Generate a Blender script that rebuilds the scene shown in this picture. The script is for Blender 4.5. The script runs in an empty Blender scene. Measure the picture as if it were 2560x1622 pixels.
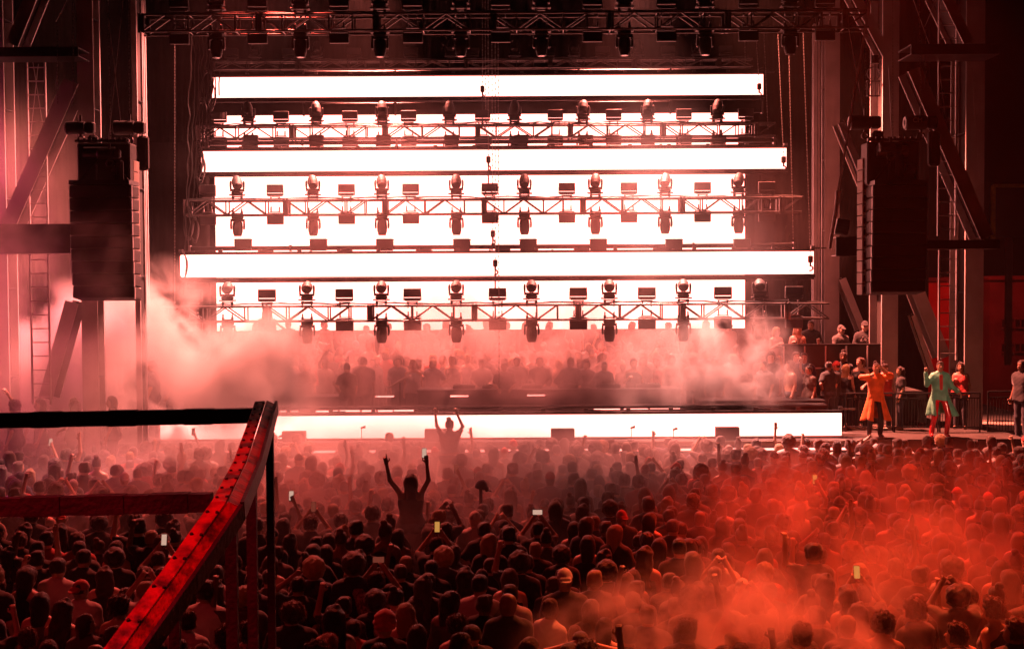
import bpy, math, random
import numpy as np
from mathutils import Vector, Matrix, Euler
random.seed(7); np.random.seed(7)
R = math.radians
scene = bpy.context.scene
COL = scene.collection

# ------------------------------------------------------------------ camera
F = 3200.0; CW, CH = 2560.0, 1622.0
CAMZ = 5.4; PITCH = R(1.99); ROLL = R(-0.33)
cam_data = bpy.data.cameras.new('camera'); cam = bpy.data.objects.new('camera', cam_data); COL.objects.link(cam)
cam_data.sensor_fit = 'HORIZONTAL'; cam_data.sensor_width = 36.0; cam_data.lens = F / CW * 36.0
cam_data.clip_start = 0.1; cam_data.clip_end = 3000
CM = Matrix.Translation((0, 0, CAMZ)) @ Matrix.Rotation(math.pi/2 - PITCH, 4, 'X') @ Matrix.Rotation(ROLL, 4, 'Z')
cam.matrix_world = CM
scene.camera = cam
CR = CM.to_3x3()
def P(u, v, Y):
    d = CR @ Vector(((u - CW/2)/F, -(v - CH/2)/F, -1.0))
    return Vector((0, 0, CAMZ)) + d * (Y / d.y)
CRI = CR.inverted()
def uv(p):
    q = CRI @ (Vector(p) - Vector((0, 0, CAMZ)))
    return CW/2 + F*q.x/(-q.z), CH/2 - F*q.y/(-q.z)

# ------------------------------------------------------------------ world, exposure
world = bpy.data.worlds.new('World'); scene.world = world; world.use_nodes = True
wn = world.node_tree.nodes; wbg = wn['Background']
sky = wn.new('ShaderNodeTexSky'); sky.sky_type = 'NISHITA'; sky.sun_disc = False
sky.sun_elevation = R(-8); sky.sun_rotation = R(200)
world.node_tree.links.new(sky.outputs[0], wbg.inputs[0]); wbg.inputs[1].default_value = 0.01
vs = scene.view_settings; vs.view_transform = 'Standard'; vs.look = 'None'; vs.gamma = 1; vs.exposure = 0; vs.use_curve_mapping = False
cy = scene.cycles
cy.use_denoising = True
cy.max_bounces = 5; cy.diffuse_bounces = 2; cy.glossy_bounces = 2; cy.transmission_bounces = 2; cy.volume_bounces = 1; cy.transparent_max_bounces = 12
cy.use_adaptive_sampling = True; cy.adaptive_threshold = 0.02
cy.sample_clamp_indirect = 3.0; cy.sample_clamp_direct = 0
cy.caustics_reflective = False; cy.caustics_refractive = False
cy.volume_step_rate = 1.4; cy.volume_max_steps = 160

# ------------------------------------------------------------------ spots out of frame: show lamps, plus ones added for towers, smoke, deck
LIGHTW = (1.0, 0.25, 0.205)          # colour given off by the screens, burnt to white by the exposure
SCREEN = 7.4
def spot(name, loc, to, power, col, angle, blend=0.6, rad=0.15):
    l = bpy.data.lights.new(name, 'SPOT'); l.energy = power; l.color = col; l.spot_size = R(angle); l.spot_blend = blend; l.shadow_soft_size = rad
    o = bpy.data.objects.new(name, l); COL.objects.link(o); o.location = loc
    o.rotation_euler = (Vector(to) - Vector(loc)).to_track_quat('-Z', 'Y').to_euler(); return o
spot('red_house_spot', (-4.5, 3.0, 9.0), (-1.6, 5.0, 4.3), 2500, (1, .010, .03), 34)
spot('red_floor_spot', (-9.0, 9.0, 10.0), (-3.6, 13.5, 1.5), 420, (1, .015, .03), 50)
spot('red_back_spot', (-5.5, 30.0, 14.5), (-4.8, 20.5, 1.2), 15000, (1, .09, .06), 46, rad=.3)
spot('red_back_spot', (7.5, 28.0, 15.0), (6.8, 18.0, 1.2), 34000, (1, .035, .012), 44, rad=.3)
spot('added_tower_spot', (-5.2, 33.5, 15.2), (-10.6, 28.6, 4.6), 42000, (1, .22, .17), 40, rad=.4)  # added pair: brightens column edges beyond what the screens give
spot('added_tower_spot', (4.6, 34.5, 15.2), (10.6, 32.0, 4.6), 90000, (1, .20, .13), 38, rad=.4)
spot('added_smoke_spot', (-5.0, 34.0, 14.0), (-8.8, 30.6, 3.0), 18000, (1, .32, .25), 44, rad=.4)  # three added spots that make the stage smoke glow from above
spot('added_smoke_spot', (-10.5, 33.0, 15.5), (-11.3, 28.3, 3.0), 11000, (1, .24, .17), 40, rad=.4)
spot('added_smoke_spot', (3.0, 34.0, 14.0), (5.2, 31.2, 3.0), 46000, (1, .36, .29), 32, rad=.4)
spot('added_deck_spot', (-4.3, 39.0, 15.8), (-4.3, 33.2, 2.5), 90000, (1, .20, .145), 48, rad=.4)  # added pair behind the stage: lifts the haze and rims the guests
spot('added_deck_spot', (3.5, 39.0, 15.8), (3.5, 33.2, 2.5), 85000, (1, .20, .145), 46, rad=.4)
spot('orange_smoke_spot', (5.2, 22.5, 14.5), (3.2, 13.6, 1.6), 21000, (1, .125, .035), 28)
spot('dancer_spot', (9.5, 9.0, 6.8), (8.7, 30.4, 2.6), 6500, (1, .22, .10), 4.4, .4)
spot('dancer_spot', (9.5, 9.0, 6.8), (10.2, 30.4, 2.6), 6000, (1, .34, .22), 4.4, .4)
spot('stage_fill_spot', (4.5, 9.0, 7.0), (7.1, 33.2, 2.9), 15000, (1, .06, .03), 7.5, .5)
spot('wall_spot', (15.0, 45.0, 8.0), (18.0, 52.0, 4.0), 1700, (1, .02, .02), 70)
spot('magenta_side_spot', (-14.8, 29.6, 14.0), (-12.2, 28.0, 5.0), 10000, (1, .02, .26), 44)

# ------------------------------------------------------------------ materials
MATS = {}
def mat(name, col, rough=0.6, metal=0.0, noise=0.0, nscale=8.0, bump=0.0, bscale=40.0, sheen=0.0, spec=0.5, col2=None, stretch=None, emit=None, estr=0, mixhi=0.62):
    if name in MATS: return MATS[name]
    m = bpy.data.materials.new(name); m.use_nodes = True; nt = m.node_tree; b = nt.nodes['Principled BSDF']
    b.inputs['Roughness'].default_value = rough; b.inputs['Metallic'].default_value = metal
    b.inputs['Specular IOR Level'].default_value = spec
    b.inputs['Base Color'].default_value = (*col, 1)
    if sheen: b.inputs['Sheen Weight'].default_value = sheen; b.inputs['Sheen Roughness'].default_value = 0.4
    if noise or bump:
        tc = nt.nodes.new('ShaderNodeTexCoord'); src = tc.outputs['Object']
        if stretch:
            mp = nt.nodes.new('ShaderNodeMapping'); mp.inputs['Scale'].default_value = stretch; nt.links.new(src, mp.inputs[0]); src = mp.outputs[0]
    if noise:
        n = nt.nodes.new('ShaderNodeTexNoise'); n.inputs['Scale'].default_value = nscale; n.inputs['Detail'].default_value = 6
        nt.links.new(src, n.inputs['Vector'])
        r = nt.nodes.new('ShaderNodeValToRGB'); r.color_ramp.elements[0].position = 0.38; r.color_ramp.elements[1].position = mixhi
        c2 = col2 or tuple(c*(1-noise) for c in col)
        r.color_ramp.elements[0].color = (*c2, 1); r.color_ramp.elements[1].color = (*col, 1)
        nt.links.new(n.outputs[0], r.inputs[0]); nt.links.new(r.outputs[0], b.inputs['Base Color'])
    if bump:
        n = nt.nodes.new('ShaderNodeTexNoise'); n.inputs['Scale'].default_value = bscale; n.inputs['Detail'].default_value = 3
        nt.links.new(src, n.inputs['Vector'])
        bp = nt.nodes.new('ShaderNodeBump'); bp.inputs['Strength'].default_value = bump; bp.inputs['Distance'].default_value = 0.02
        nt.links.new(n.outputs[0], bp.inputs['Height']); nt.links.new(bp.outputs[0], b.inputs['Normal'])
    if emit: b.inputs['Emission Color'].default_value = (*emit, 1); b.inputs['Emission Strength'].default_value = estr
    MATS[name] = m; return m
def led_mat(name, strength):
    m = bpy.data.materials.new(name); m.use_nodes = True; nt = m.node_tree; nt.nodes.clear()
    o = nt.nodes.new('ShaderNodeOutputMaterial'); e = nt.nodes.new('ShaderNodeEmission'); e.inputs[0].default_value = (*LIGHTW, 1); e.inputs[1].default_value = strength
    nt.links.new(e.outputs[0], o.inputs[0]); MATS[name] = m; return m
M_led = led_mat('led_light', SCREEN)
M_lamp = led_mat('small_led_light', 5.0)
M_black = mat('black_metal', (.03, .03, .032), .45, .6, noise=.4, nscale=3)
M_alu = mat('truss_aluminium', (.16, .155, .155), .38, .9, noise=.35, nscale=5)
M_steel = mat('tower_steel', (.55, .50, .50), .5, .1, noise=.25, nscale=1.2, bump=.2)
M_case = mat('fixture_plastic', (.022, .020, .020), .6, .0, noise=.3, nscale=12)
M_lens = mat('lens_glass', (.05, .05, .06), .08, 0, spec=.8)
M_cab = mat('speaker_grille', (.02, .02, .021), .6, .0, bump=.5, bscale=160)
M_asph = mat('asphalt', (.05, .05, .05), .9, noise=.4, nscale=3)
M_deck = mat('stage_deck', (.06, .055, .05), .7, noise=.4, nscale=2)
M_skirt = mat('stage_skirt', (.05, .045, .045), .8, noise=.3, nscale=2)
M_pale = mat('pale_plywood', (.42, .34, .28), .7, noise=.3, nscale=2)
M_redw = mat('red_painted_wall', (.42, .05, .045), .8, noise=.45, nscale=.7)
M_redd = mat('dull_wall', (.12, .06, .055), .85, noise=.4, nscale=.8)
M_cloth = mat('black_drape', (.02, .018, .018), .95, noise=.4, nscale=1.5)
M_chain = mat('chain_steel', (.30, .28, .27), .4, .9)
M_cable = mat('cable_rubber', (.03, .03, .03), .4)
M_rust = mat('red_painted_steel', (.40, .02, .018), .6, .0, noise=.8, nscale=9, col2=(.07, .015, .012), stretch=(1, 1, 1), bump=.5, bscale=30, mixhi=.55)
M_beam = mat('dark_steel', (.045, .035, .035), .6, .3, noise=.5, nscale=4, bump=.3)
M_yel = mat('yellow_panel', (.5, .38, .05), .6, noise=.3)
M_leaf = mat('palm_leaf', (.06, .10, .03), .6)
M_trunk = mat('palm_bark', (.12, .09, .06), .9, noise=.4)
M_skin = [mat('skin_fair', (.55, .36, .28), .5, bump=.1), mat('skin_tan', (.36, .21, .14), .5), mat('skin_brown', (.16, .085, .055), .48)]
M_eye = mat('eye_dark', (.03, .02, .02), .2)
M_hair = {'black': mat('hair_black', (.012, .010, .009), .38, sheen=.6, bump=.8, bscale=90, stretch=(1, 1, .2)),
          'brown': mat('hair_brown', (.05, .028, .016), .4, sheen=.7, bump=.8, bscale=90, stretch=(1, 1, .2)),
          'blonde': mat('hair_blonde', (.36, .24, .12), .4, sheen=.7, bump=.8, bscale=90, stretch=(1, 1, .2)),
          'red': mat('hair_red', (.28, .05, .02), .4, sheen=.7, bump=.8, bscale=90)}
TOPS = {'black': mat('cloth_black', (.018, .018, .02), .85, sheen=.25, bump=.3, bscale=14), 'navy': mat('cloth_navy', (.03, .035, .07), .85, sheen=.3, bump=.3, bscale=14),
        'grey': mat('cloth_grey', (.075, .07, .07), .85, sheen=.3, bump=.3, bscale=14), 'white': mat('cloth_white', (.48, .46, .45), .8, sheen=.2, bump=.3, bscale=14),
        'red': mat('cloth_red', (.45, .035, .03), .8, sheen=.3, bump=.3, bscale=14), 'brown': mat('cloth_brown', (.07, .04, .028), .85, sheen=.3, bump=.3, bscale=14),
        'patterned': mat('cloth_patterned', (.45, .30, .26), .8, noise=.85, nscale=30, bump=.3, bscale=14)}
M_jeans = mat('denim_dark', (.03, .035, .05), .85, sheen=.2)
M_orange = mat('cloth_orange', (.80, .15, .02), .6, sheen=.2, noise=.35, nscale=5, bump=1.0, bscale=7)
M_teal = mat('cloth_teal', (.14, .55, .36), .5, sheen=.2, noise=.35, nscale=5, bump=1.0, bscale=7)
M_redpvc = mat('glossy_red_pvc', (.65, .02, .03), .18, spec=.8)
M_phone = mat('phone_body', (.02, .02, .02), .3)
def em(name, c, s):
    m = mat(name, (0, 0, 0), .3, emit=c, estr=s); return m
M_scr_w = em('phone_screen_bright', (1, .6, .45), .6); M_scr_y = em('phone_screen_amber', (1, .45, .10), .55); M_scr_r = em('phone_screen_dim', (1, .2, .12), .16)

for m_, c_ in ((M_hair['black'], (.17, .035, .018)), (M_hair['brown'], (.24, .07, .035)), (M_hair['blonde'], (.6, .42, .25)), (M_hair['red'], (.6, .15, .06))):
    nt = m_.node_tree; tr = nt.nodes.new('ShaderNodeBsdfTranslucent'); tr.inputs[0].default_value = (*c_, 1); mx = nt.nodes.new('ShaderNodeMixShader'); mx.inputs[0].default_value = .4
    out = nt.nodes['Material Output']; nt.links.new(nt.nodes['Principled BSDF'].outputs[0], mx.inputs[1]); nt.links.new(tr.outputs[0], mx.inputs[2]); nt.links.new(mx.outputs[0], out.inputs[0])

# ------------------------------------------------------------------ mesh helpers
class MB:
    def __init__(s): s.v = []; s.f = []; s.m = []; s.mi = 0; s.sm = []
    def add(s, vs, fs, smooth=False):
        n = len(s.v); s.v += [tuple(p) for p in vs]
        for f in fs: s.f.append(tuple(i + n for i in f)); s.m.append(s.mi); s.sm.append(smooth)
    def box(s, c, d, rot=None, bev=0):
        x, y, z = d[0]/2, d[1]/2, d[2]/2; c = Vector(c)
        if bev:
            vs = []; b = min(bev, x*.9, y*.9, z*.9)
            for sx in (-1, 1):
                for sy in (-1, 1):
                    for sz in (-1, 1):
                        vs += [Vector((sx*(x-b), sy*(y-b), sz*z)), Vector((sx*(x-b), sy*y, sz*(z-b))), Vector((sx*x, sy*(y-b), sz*(z-b)))]
            if rot: vs = [rot @ q for q in vs]
            import bmesh
            bm = bmesh.new()
            for q in vs: bm.verts.new(q + c)
            bmesh.ops.convex_hull(bm, input=bm.verts); bm.verts.index_update()
            s.add([v.co for v in bm.verts], [[v.index for v in f.verts] for f in bm.faces]); bm.free(); return
        vs = [Vector((sx*x, sy*y, sz*z)) for sx in (-1, 1) for sy in (-1, 1) for sz in (-1, 1)]
        if rot: vs = [rot @ q for q in vs]
        s.add([q + c for q in vs], [(0,1,3,2),(4,6,7,5),(0,4,5,1),(2,3,7,6),(0,2,6,4),(1,5,7,3)])
    def cyl(s, a, b, r0, r1=None, n=8, cap=True):
        a = Vector(a); b = Vector(b); r1 = r0 if r1 is None else r1; d = (b-a).normalized()
        t = Vector((0, 0, 1)) if abs(d.z) < .9 else Vector((1, 0, 0)); u = d.cross(t).normalized(); w = d.cross(u)
        vs = []
        for p, r in ((a, r0), (b, r1)):
            for i in range(n): an = 2*math.pi*i/n; vs.append(p + (u*math.cos(an) + w*math.sin(an))*r)
        fs = [(i, (i+1) % n, n+(i+1) % n, n+i) for i in range(n)]
        s.add(vs, fs, n > 6)
        if cap: s.add(vs[:n], [tuple(range(n))[::-1]]); s.add(vs[n:], [tuple(range(n))])
    def path(s, pts, r, n=6):
        for a, b in zip(pts, pts[1:]): s.cyl(a, b, r, r, n, True)
    def bar(s, a, b, w, h, up=(0, 0, 1)):
        a = Vector(a); b = Vector(b); d = b-a; L = d.length; d.normalize(); up = Vector(up)
        x = d.cross(up)
        if x.length < 1e-3: x = d.cross(Vector((0, 1, 0)))
        x.normalize(); y = x.cross(d)
        rot = Matrix((x, d, y)).transposed(); s.box((a+b)/2, (w, L, h), rot)
    def torus(s, c, Rr, r, axis='Y', n=12, k=5, a0=0, a1=2*math.pi):
        c = Vector(c); vs = []; full = abs(a1-a0-2*math.pi) < 1e-3; N = n if full else n+1
        for i in range(N):
            a = a0 + (a1-a0)*i/n
            for j in range(k):
                b = 2*math.pi*j/k; rr = Rr + r*math.cos(b); q = (rr*math.cos(a), r*math.sin(b), rr*math.sin(a))
                if axis == 'Z': q = (q[0], q[2], q[1])
                if axis == 'X': q = (q[1], q[0], q[2])
                vs.append(c + Vector(q))
        fs = []
        for i in range(n):
            i2 = (i+1) % N
            for j in range(k): fs.append((i*k+j, i*k+(j+1) % k, i2*k+(j+1) % k, i2*k+j))
        s.add(vs, fs, True)
    def mesh(s, name):
        me = bpy.data.meshes.new(name); me.from_pydata(s.v, [], s.f); me.polygons.foreach_set('material_index', s.m); me.polygons.foreach_set('use_smooth', s.sm); me.update(); return me
def mkobj(name, me, mats=None, parent=None, loc=None, rz=None, scale=None):
    if isinstance(me, MB): me = me.mesh(name)
    o = bpy.data.objects.new(name, me); COL.objects.link(o)
    if mats is not None:
        if not isinstance(mats, (list, tuple)): mats = [mats]
        if len(me.materials) < len(mats):
            while len(me.materials) < len(mats): me.materials.append(mats[len(me.materials)])
        for i, m in enumerate(mats):
            if me.materials[i] != m: o.material_slots[i].link = 'OBJECT'; o.material_slots[i].material = m
    if parent: o.parent = parent
    if loc is not None: o.location = loc
    if rz is not None: o.rotation_euler = (0, 0, rz)
    if scale is not None: o.scale = scale
    return o
def tag(o, label, cat, group=None):
    o['label'] = label; o['category'] = cat
    if group: o['group'] = group
    return o
def struct(o, kind='structure', label=None):
    o['kind'] = kind
    if label: o['label'] = label
    return o
def root(name, loc, label, cat, group=None, rz=0):
    o = bpy.data.objects.new(name, None); COL.objects.link(o); o.location = loc; o.rotation_euler = (0, 0, rz); o.empty_display_size = .1
    return tag(o, label, cat, group)
def clone(src, loc, label, group=None, rz=0, scale=None):
    r = src.copy(); COL.objects.link(r); r.location = loc; r.rotation_euler = (0, 0, rz); r['label'] = label
    if scale: r.scale = scale
    if group: r['group'] = group
    for ch in KIDS.get(src.name, []):
        c = ch.copy(); COL.objects.link(c); c.parent = r
        for g in KIDS.get(ch.name, []):
            d = g.copy(); COL.objects.link(d); d.parent = c
    return r
KIDS = {}
def part(name, mb, m, parent, loc=None):
    o = mkobj(name, mb, m, parent, loc); KIDS.setdefault(parent.name, []).append(o); return o
ORD = 'first second third fourth fifth sixth seventh eighth ninth tenth eleventh twelfth thirteenth fourteenth fifteenth sixteenth seventeenth eighteenth nineteenth twentieth'.split()
ORD += ['twenty-' + x for x in ORD[:9]] + ['thirtieth'] + ['thirty-' + x for x in ORD[:9]] + ['fortieth']

# ================================================================== SETTING
g = MB(); g.add([(-400, -60, 0), (400, -60, 0), (400, 700, 0), (-400, 700, 0)], [(0, 1, 2, 3)]); struct(mkobj('ground', g, M_asph))
DECK = 1.6
b = MB(); b.box((-.2, 37.5, DECK/2), (24.6, 15, DECK)); struct(mkobj('stage_platform', b, M_deck))          # deck from Y=30
b = MB(); b.box((13.35, 35.5, DECK/2 - .05), (2.4, 11, DECK - .1)); struct(mkobj('side_platform', b, M_deck))

# LED strips -------------------------------------------------------------
def xz(u, v, Y): q = P(u, v, Y); return q.x, q.z
def strip(Y, uL, uR, vT, vB, label):
    uc = (uL+uR)/2; x0 = P(uL, vT, Y).x; x1 = P(uR, vT, Y).x; zt = P(uc, vT, Y).z; zb = P(uc, vB, Y).z
    r = root('led_strip_screen', ((x0+x1)/2, Y, zb), label, 'screen', 'wide LED strip screens')
    w = x1-x0; h = zt-zb
    b = MB(); b.add([(-w/2, 0, 0), (w/2, 0, 0), (w/2, 0, h), (-w/2, 0, h)], [(0, 1, 2, 3)]); part('screen_face', b, M_led, r)
    b = MB(); b.box((0, .065, h/2), (w+.02, .11, h+.03))
    b.box((0, -.01, -.055), (w+.04, .16, .07)); b.cyl((-w/2, -.03, -.115), (w/2, -.03, -.115), .03, n=8)
    b.box((0, .03, h+.045), (w+.02, .2, .05))
    part('screen_frame', b, M_black, r)
    n = int(w/1.0)
    for i in range(n+1):
        b = MB(); x = -w/2 + w*i/n; b.box((x, .1, h+.1), (.10, .08, .09))
        if i % 2 == 0: b.box((x+.2, .1, h+.085), (.3, .03, .04))
        part('mounting_bracket', b, M_alu, r)
    return r, x0, x1, zb, zt
S1 = strip(37.7, 530, 1908, 190.5, 241, 'topmost narrow white LED strip hung under the dim fixture row')
S2 = strip(35.0, 503, 1966, 375, 426, 'second white LED strip down, hung over the tall fixture truss')
S3 = strip(32.8, 450, 2034, 633, 689, 'third white LED strip down, just above the lowest lighting truss')
S4 = strip(30.5, 400, 2104, 1037, 1093, 'lowest white LED strip standing along the stage lip before the DJ table')
# the wall of LED tiles
YB = 41.0
xl, zt = xz(535, 289, YB); xr, zb = xz(1862, 820, YB)
r = root('led_wall_screen', ((xl+xr)/2, YB, zb), 'huge white LED wall at the back of the stage behind the trusses', 'screen')
b = MB(); w = xr-xl; h = zt-zb; b.add([(-w/2, 0, 0), (w/2, 0, 0), (w/2, 0, h), (-w/2, 0, h)], [(0, 1, 2, 3)]); part('screen_face', b, M_led, r)
b = MB(); b.box((0, .1, h/2), (w+.04, .18, h+.06)); part('screen_frame', b, M_black, r)
def drape(name, x0, x1, Y, z0, z1, label):
    b = MB(); n = int(abs(x1-x0)/.12); vs = []
    for i in range(n+1):
        x = x0 + (x1-x0)*i/n; y = Y + .07*math.sin(i*1.9) + .04*math.sin(i*.7)
        vs += [(x, y, z0), (x, y, z1)]
    b.add(vs, [(2*i, 2*i+2, 2*i+3, 2*i+1) for i in range(n)], True)
    o = mkobj(name, b, M_cloth); md = o.modifiers.new('s', 'SOLIDIFY'); md.thickness = .02
    return tag(o, label, 'curtain', 'black stage curtains')
drape('stage_curtain', -17, 14.3, 44.0, 0, 16, 'tall black curtain closing the back of the stage')
drape('stage_curtain', xl-2.6, xl-.12, YB-.35, DECK, 9.8, 'narrow dark curtain beside the LED wall near the tied cable bundles')
drape('stage_curtain', xr+.12, xr+3.2, YB+.6, DECK, 12.0, 'narrow dark curtain between the LED wall and the laddered column')
# dark pipe + valance over the led wall
for (vT, vB, Y, uL, uR, lab) in ((176, 187, 37.9, 530, 1905, 'dark header beam directly above the topmost LED strip'),
                                (256, 286, 38.6, 530, 1905, 'deep dark valance beam between topmost strip and LED wall'),
                                (350, 360, 35.6, 520, 1935, 'dark batten just below the tall fixture truss'),
                                (365, 371, 35.3, 520, 1935, 'thin dark batten resting just above the second LED strip'),
                                (612, 623, 33.4, 475, 1985, 'dark tube batten carrying seven square boxes'),
                                (627, 632, 33.1, 475, 1985, 'thin dark batten lying just above the third LED strip')):
    x0, z1 = xz(uL, (vT), Y); x1, _ = xz(uR, vT, Y); um = (uL+uR)/2; z1 = P(um, vT, Y).z; z0 = P(um, vB, Y).z
    rr = root('batten', ((x0+x1)/2, Y, z0), lab, 'beam', 'dark battens of the screen rig'); w = x1-x0; hh = z1-z0
    k = max(1, int(w/2.6)); b = MB()
    for i in range(k):
        a0 = -w/2 + w*i/k + .02; a1 = -w/2 + w*(i+1)/k - .02
        b.box(((a0+a1)/2, 0, hh/2), (a1-a0, .12, hh), bev=.015)
    b.cyl((-w/2, 0, hh/2), (w/2, 0, hh/2), min(.03, hh*.3), n=6)
    part('tube', b, M_black, rr)
    for i in range(k+1): b = MB(); b.box((-w/2 + w*i/k, .0, hh*.5), (.05, .16, hh+.05)); part('coupler', b, M_alu, rr)

# trusses ------------------------------------------------------------------
def truss(uL, uR, vT, vB, Y, label, depth=.4):
    um = (uL+uR)/2; x0 = P(uL, vT, Y).x; x1 = P(uR, vT, Y).x; zt = P(um, vT, Y).z; zb = P(um, vB, Y).z
    w = x1-x0; h = zt-zb
    r = root('lighting_truss', ((x0+x1)/2, Y, zb), label, 'truss', 'lighting trusses across the stage')
    for yy in (-depth/2, depth/2):
        for z in (0, h):
            b = MB(); b.cyl((-w/2, yy, z), (w/2, yy, z), .026, n=8); part('chord', b, M_alu, r)
    n = int(round(w/.52)); st = w/n; b = MB()
    for i in range(n):
        a = -w/2 + i*st; c = a+st
        if i % 5 == 0 and b.v: part('lattice', b, M_alu, r); b = MB()
        for yy in (-depth/2, depth/2):
            if i % 5 != 4:
                if i % 2: b.cyl((a, yy, h), (c, yy, 0), .019, n=6, cap=False)
                else: b.cyl((a, yy, 0), (c, yy, h), .019, n=6, cap=False)
            if i % 5 in (0, 4) or i % 2 == 0: b.cyl((a, yy, 0), (a, yy, h), .02, n=6, cap=False)
        if i % 2 == 0:
            for z in (0, h): b.cyl((a, -depth/2, z), (a, depth/2, z), .013, n=6, cap=False)
    part('lattice', b, M_alu, r)
    for i in range(0, n+1, 5):
        a = -w/2 + i*st; b = MB()
        for yy in (-depth/2, depth/2):
            b.box((a-.045, yy, h/2), (.05, .05, h+.06)); b.box((a+.045, yy, h/2), (.05, .05, h+.06))
        b.box((a, 0, h/2), (.03, depth, .05)); part('joint_plate', b, M_alu, r)
    # cables lying along the top chord
    b = MB(); pts = []; x = -w/2
    while x < w/2: pts.append((x, -.1+random.uniform(-.05, .05), h+.05+random.uniform(-.015, .03))); x += .35
    b.path(pts, .016, 5); pts = [(p[0]+.1, p[1]+.1, p[2]+random.uniform(-.02, .02)) for p in pts]; b.path(pts, .012, 5)
    part('cable', b, M_cable, r)
    return r, (x0, x1, zb, zt, Y)
TR = {}
TR['top'] = truss(360, 2165, 38, 79, 28.5, 'topmost front lighting truss cut by the upper picture edge', .45)
TR['rear'] = truss(535, 1880, 153, 172, 40.0, 'dim rear truss high above the topmost LED strip', .3)
TR['a'] = truss(500, 1935, 314, 345, 36.0, 'box truss hung between the topmost and second LED strips')
TR['b'] = truss(470, 2000, 499, 535, 33.8, 'box truss hung between the second and third LED strips')
TR['c'] = truss(408, 2068, 763, 800, 31.6, 'lowest box truss hung over the crowd on the stage')

# fixtures ----------------------------------------------------------------
def moving_head(up=True, tilt=20, label='', pan=0):
    r = root('moving_head_light', (0, 0, 0), label, 'stage light'); s = 1
    # built pointing up from the truss top (z=0): clamp, base, yoke, head ; flipped in z when hanging
    T = Matrix.Identity(3) if up else Matrix.Diagonal((1, 1, -1))
    def fin(mb, m, name, par=r):
        mb.v = [tuple(T @ Vector(v)) for v in mb.v]
        if not up: mb.f = [f[::-1] for f in mb.f]
        return part(name, mb, m, par)
    b = MB()
    for x in (-.09, .09): b.box((x, 0, .035), (.05, .09, .07)); b.torus((x, 0, -.03), .045, .014, 'X', 10, 5)
    b.box((0, 0, .05), (.2, .04, .03)); fin(b, M_alu, 'clamp')
    b = MB(); b.box((0, 0, .095), (.34, .2, .03), bev=.01); b.box((0, 0, .145), (.24, .2, .07), bev=.02); b.box((0, 0, .19), (.3, .16, .02)); fin(b, M_case, 'base')
    b = MB(); b.box((0, 0, .215), (.29, .12, .04), bev=.01)
    for x in (-.135, .135): b.box((x, 0, .32), (.035, .12, .22), bev=.015); b.box((x*1.06, 0, .34), (.03, .08, .12), bev=.012)
    fin(b, M_case, 'yoke')
    rot = Matrix.Rotation(R(pan), 3, 'Z') @ Matrix.Rotation(R(tilt), 3, 'X'); c = Vector((0, 0, .37))
    b = MB(); prof = [(-.15, .07), (-.12, .1), (.0, .112), (.12, .105), (.2, .085), (.215, .08)]
    for (z0, r0), (z1, r1) in zip(prof, prof[1:]): b.cyl(rot @ Vector((0, 0, z0)) + c, rot @ Vector((0, 0, z1)) + c, r0, r1, 14, True)
    b.box(rot @ Vector((0, .07, -.02)) + c, (.12, .07, .2), rot, .02)
    hd = fin(b, M_case, 'head')
    b = MB(); b.cyl(rot @ Vector((0, 0, .2)) + c, rot @ Vector((0, 0, .222)) + c, .068, .06, 14)
    fin(b, M_lens, 'lens', hd)
    return r
def strobe(up=True, label='', tilt=0):
    r = root('strobe_light', (0, 0, 0), label, 'stage light')
    T = Matrix.Identity(3) if up else Matrix.Diagonal((1, 1, -1))
    def fin(mb, m, name, par=r):
        mb.v = [tuple(T @ Vector(v)) for v in mb.v]
        if not up: mb.f = [f[::-1] for f in mb.f]
        return part(name, mb, m, par)
    b = MB()
    for x in (-.1, .1): b.box((x, 0, .03), (.03, .07, .08)); b.torus((x, 0, -.03), .042, .012, 'X', 10, 5)
    b.box((0, 0, .06), (.26, .05, .02)); fin(b, M_alu, 'clamp')
    b = MB(); b.box((0, 0, .095), (.36, .06, .03), bev=.012)
    for x in (-.195, .195): b.box((x, 0, .18), (.018, .06, .18), bev=.006)
    b.box((0, 0, .125), (.38, .09, .05), bev=.015)
    fin(b, M_case, 'yoke')
    rot = Matrix.Rotation(R(tilt), 3, 'X')
    b = MB(); b.box((0, .0, .265), (.40, .10, .20), rot, .01)
    for i in range(7): b.box((0, .055, .19+.024*i), (.36, .02, .008), rot)
    h = fin(b, M_case, 'housing')
    b = MB(); b.box((0, -.052, .265), (.36, .01, .15), rot); fin(b, M_lens, 'front_panel', h)
    return r
K = 2560/2408.
rows = {
 'top': ([508, 706, 893, 1083, 1273, 1468, 1658, 1858], [421, 605, 797, 970, 1177, 1393, 1567, 1760, 1940], 'top truss', 26),
 'a': ([584, 744, 899, 1057, 1210, 1371, 1523, 1687], [515, 661, 823, 961, 1135, 1306, 1443, 1608, 1754], 'second truss', 34),
 'b': ([558, 736, 898, 1073, 1233, 1400, 1564, 1737], [488, 647, 815, 966, 1152, 1333, 1479, 1652, 1803], 'third truss', 30),
 'c': ([535, 722, 897, 1073, 1250, 1433, 1607, 1787], [455, 628, 810, 970, 1170, 1360, 1521, 1700, 1867], 'lowest truss', 12),
 'rear': ([600, 745, 900, 1060, 1210, 1350, 1500, 1640], [544, 680, 832, 966, 1110, 1288, 1417, 1571, 1707], 'rear truss', 20)}
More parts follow.
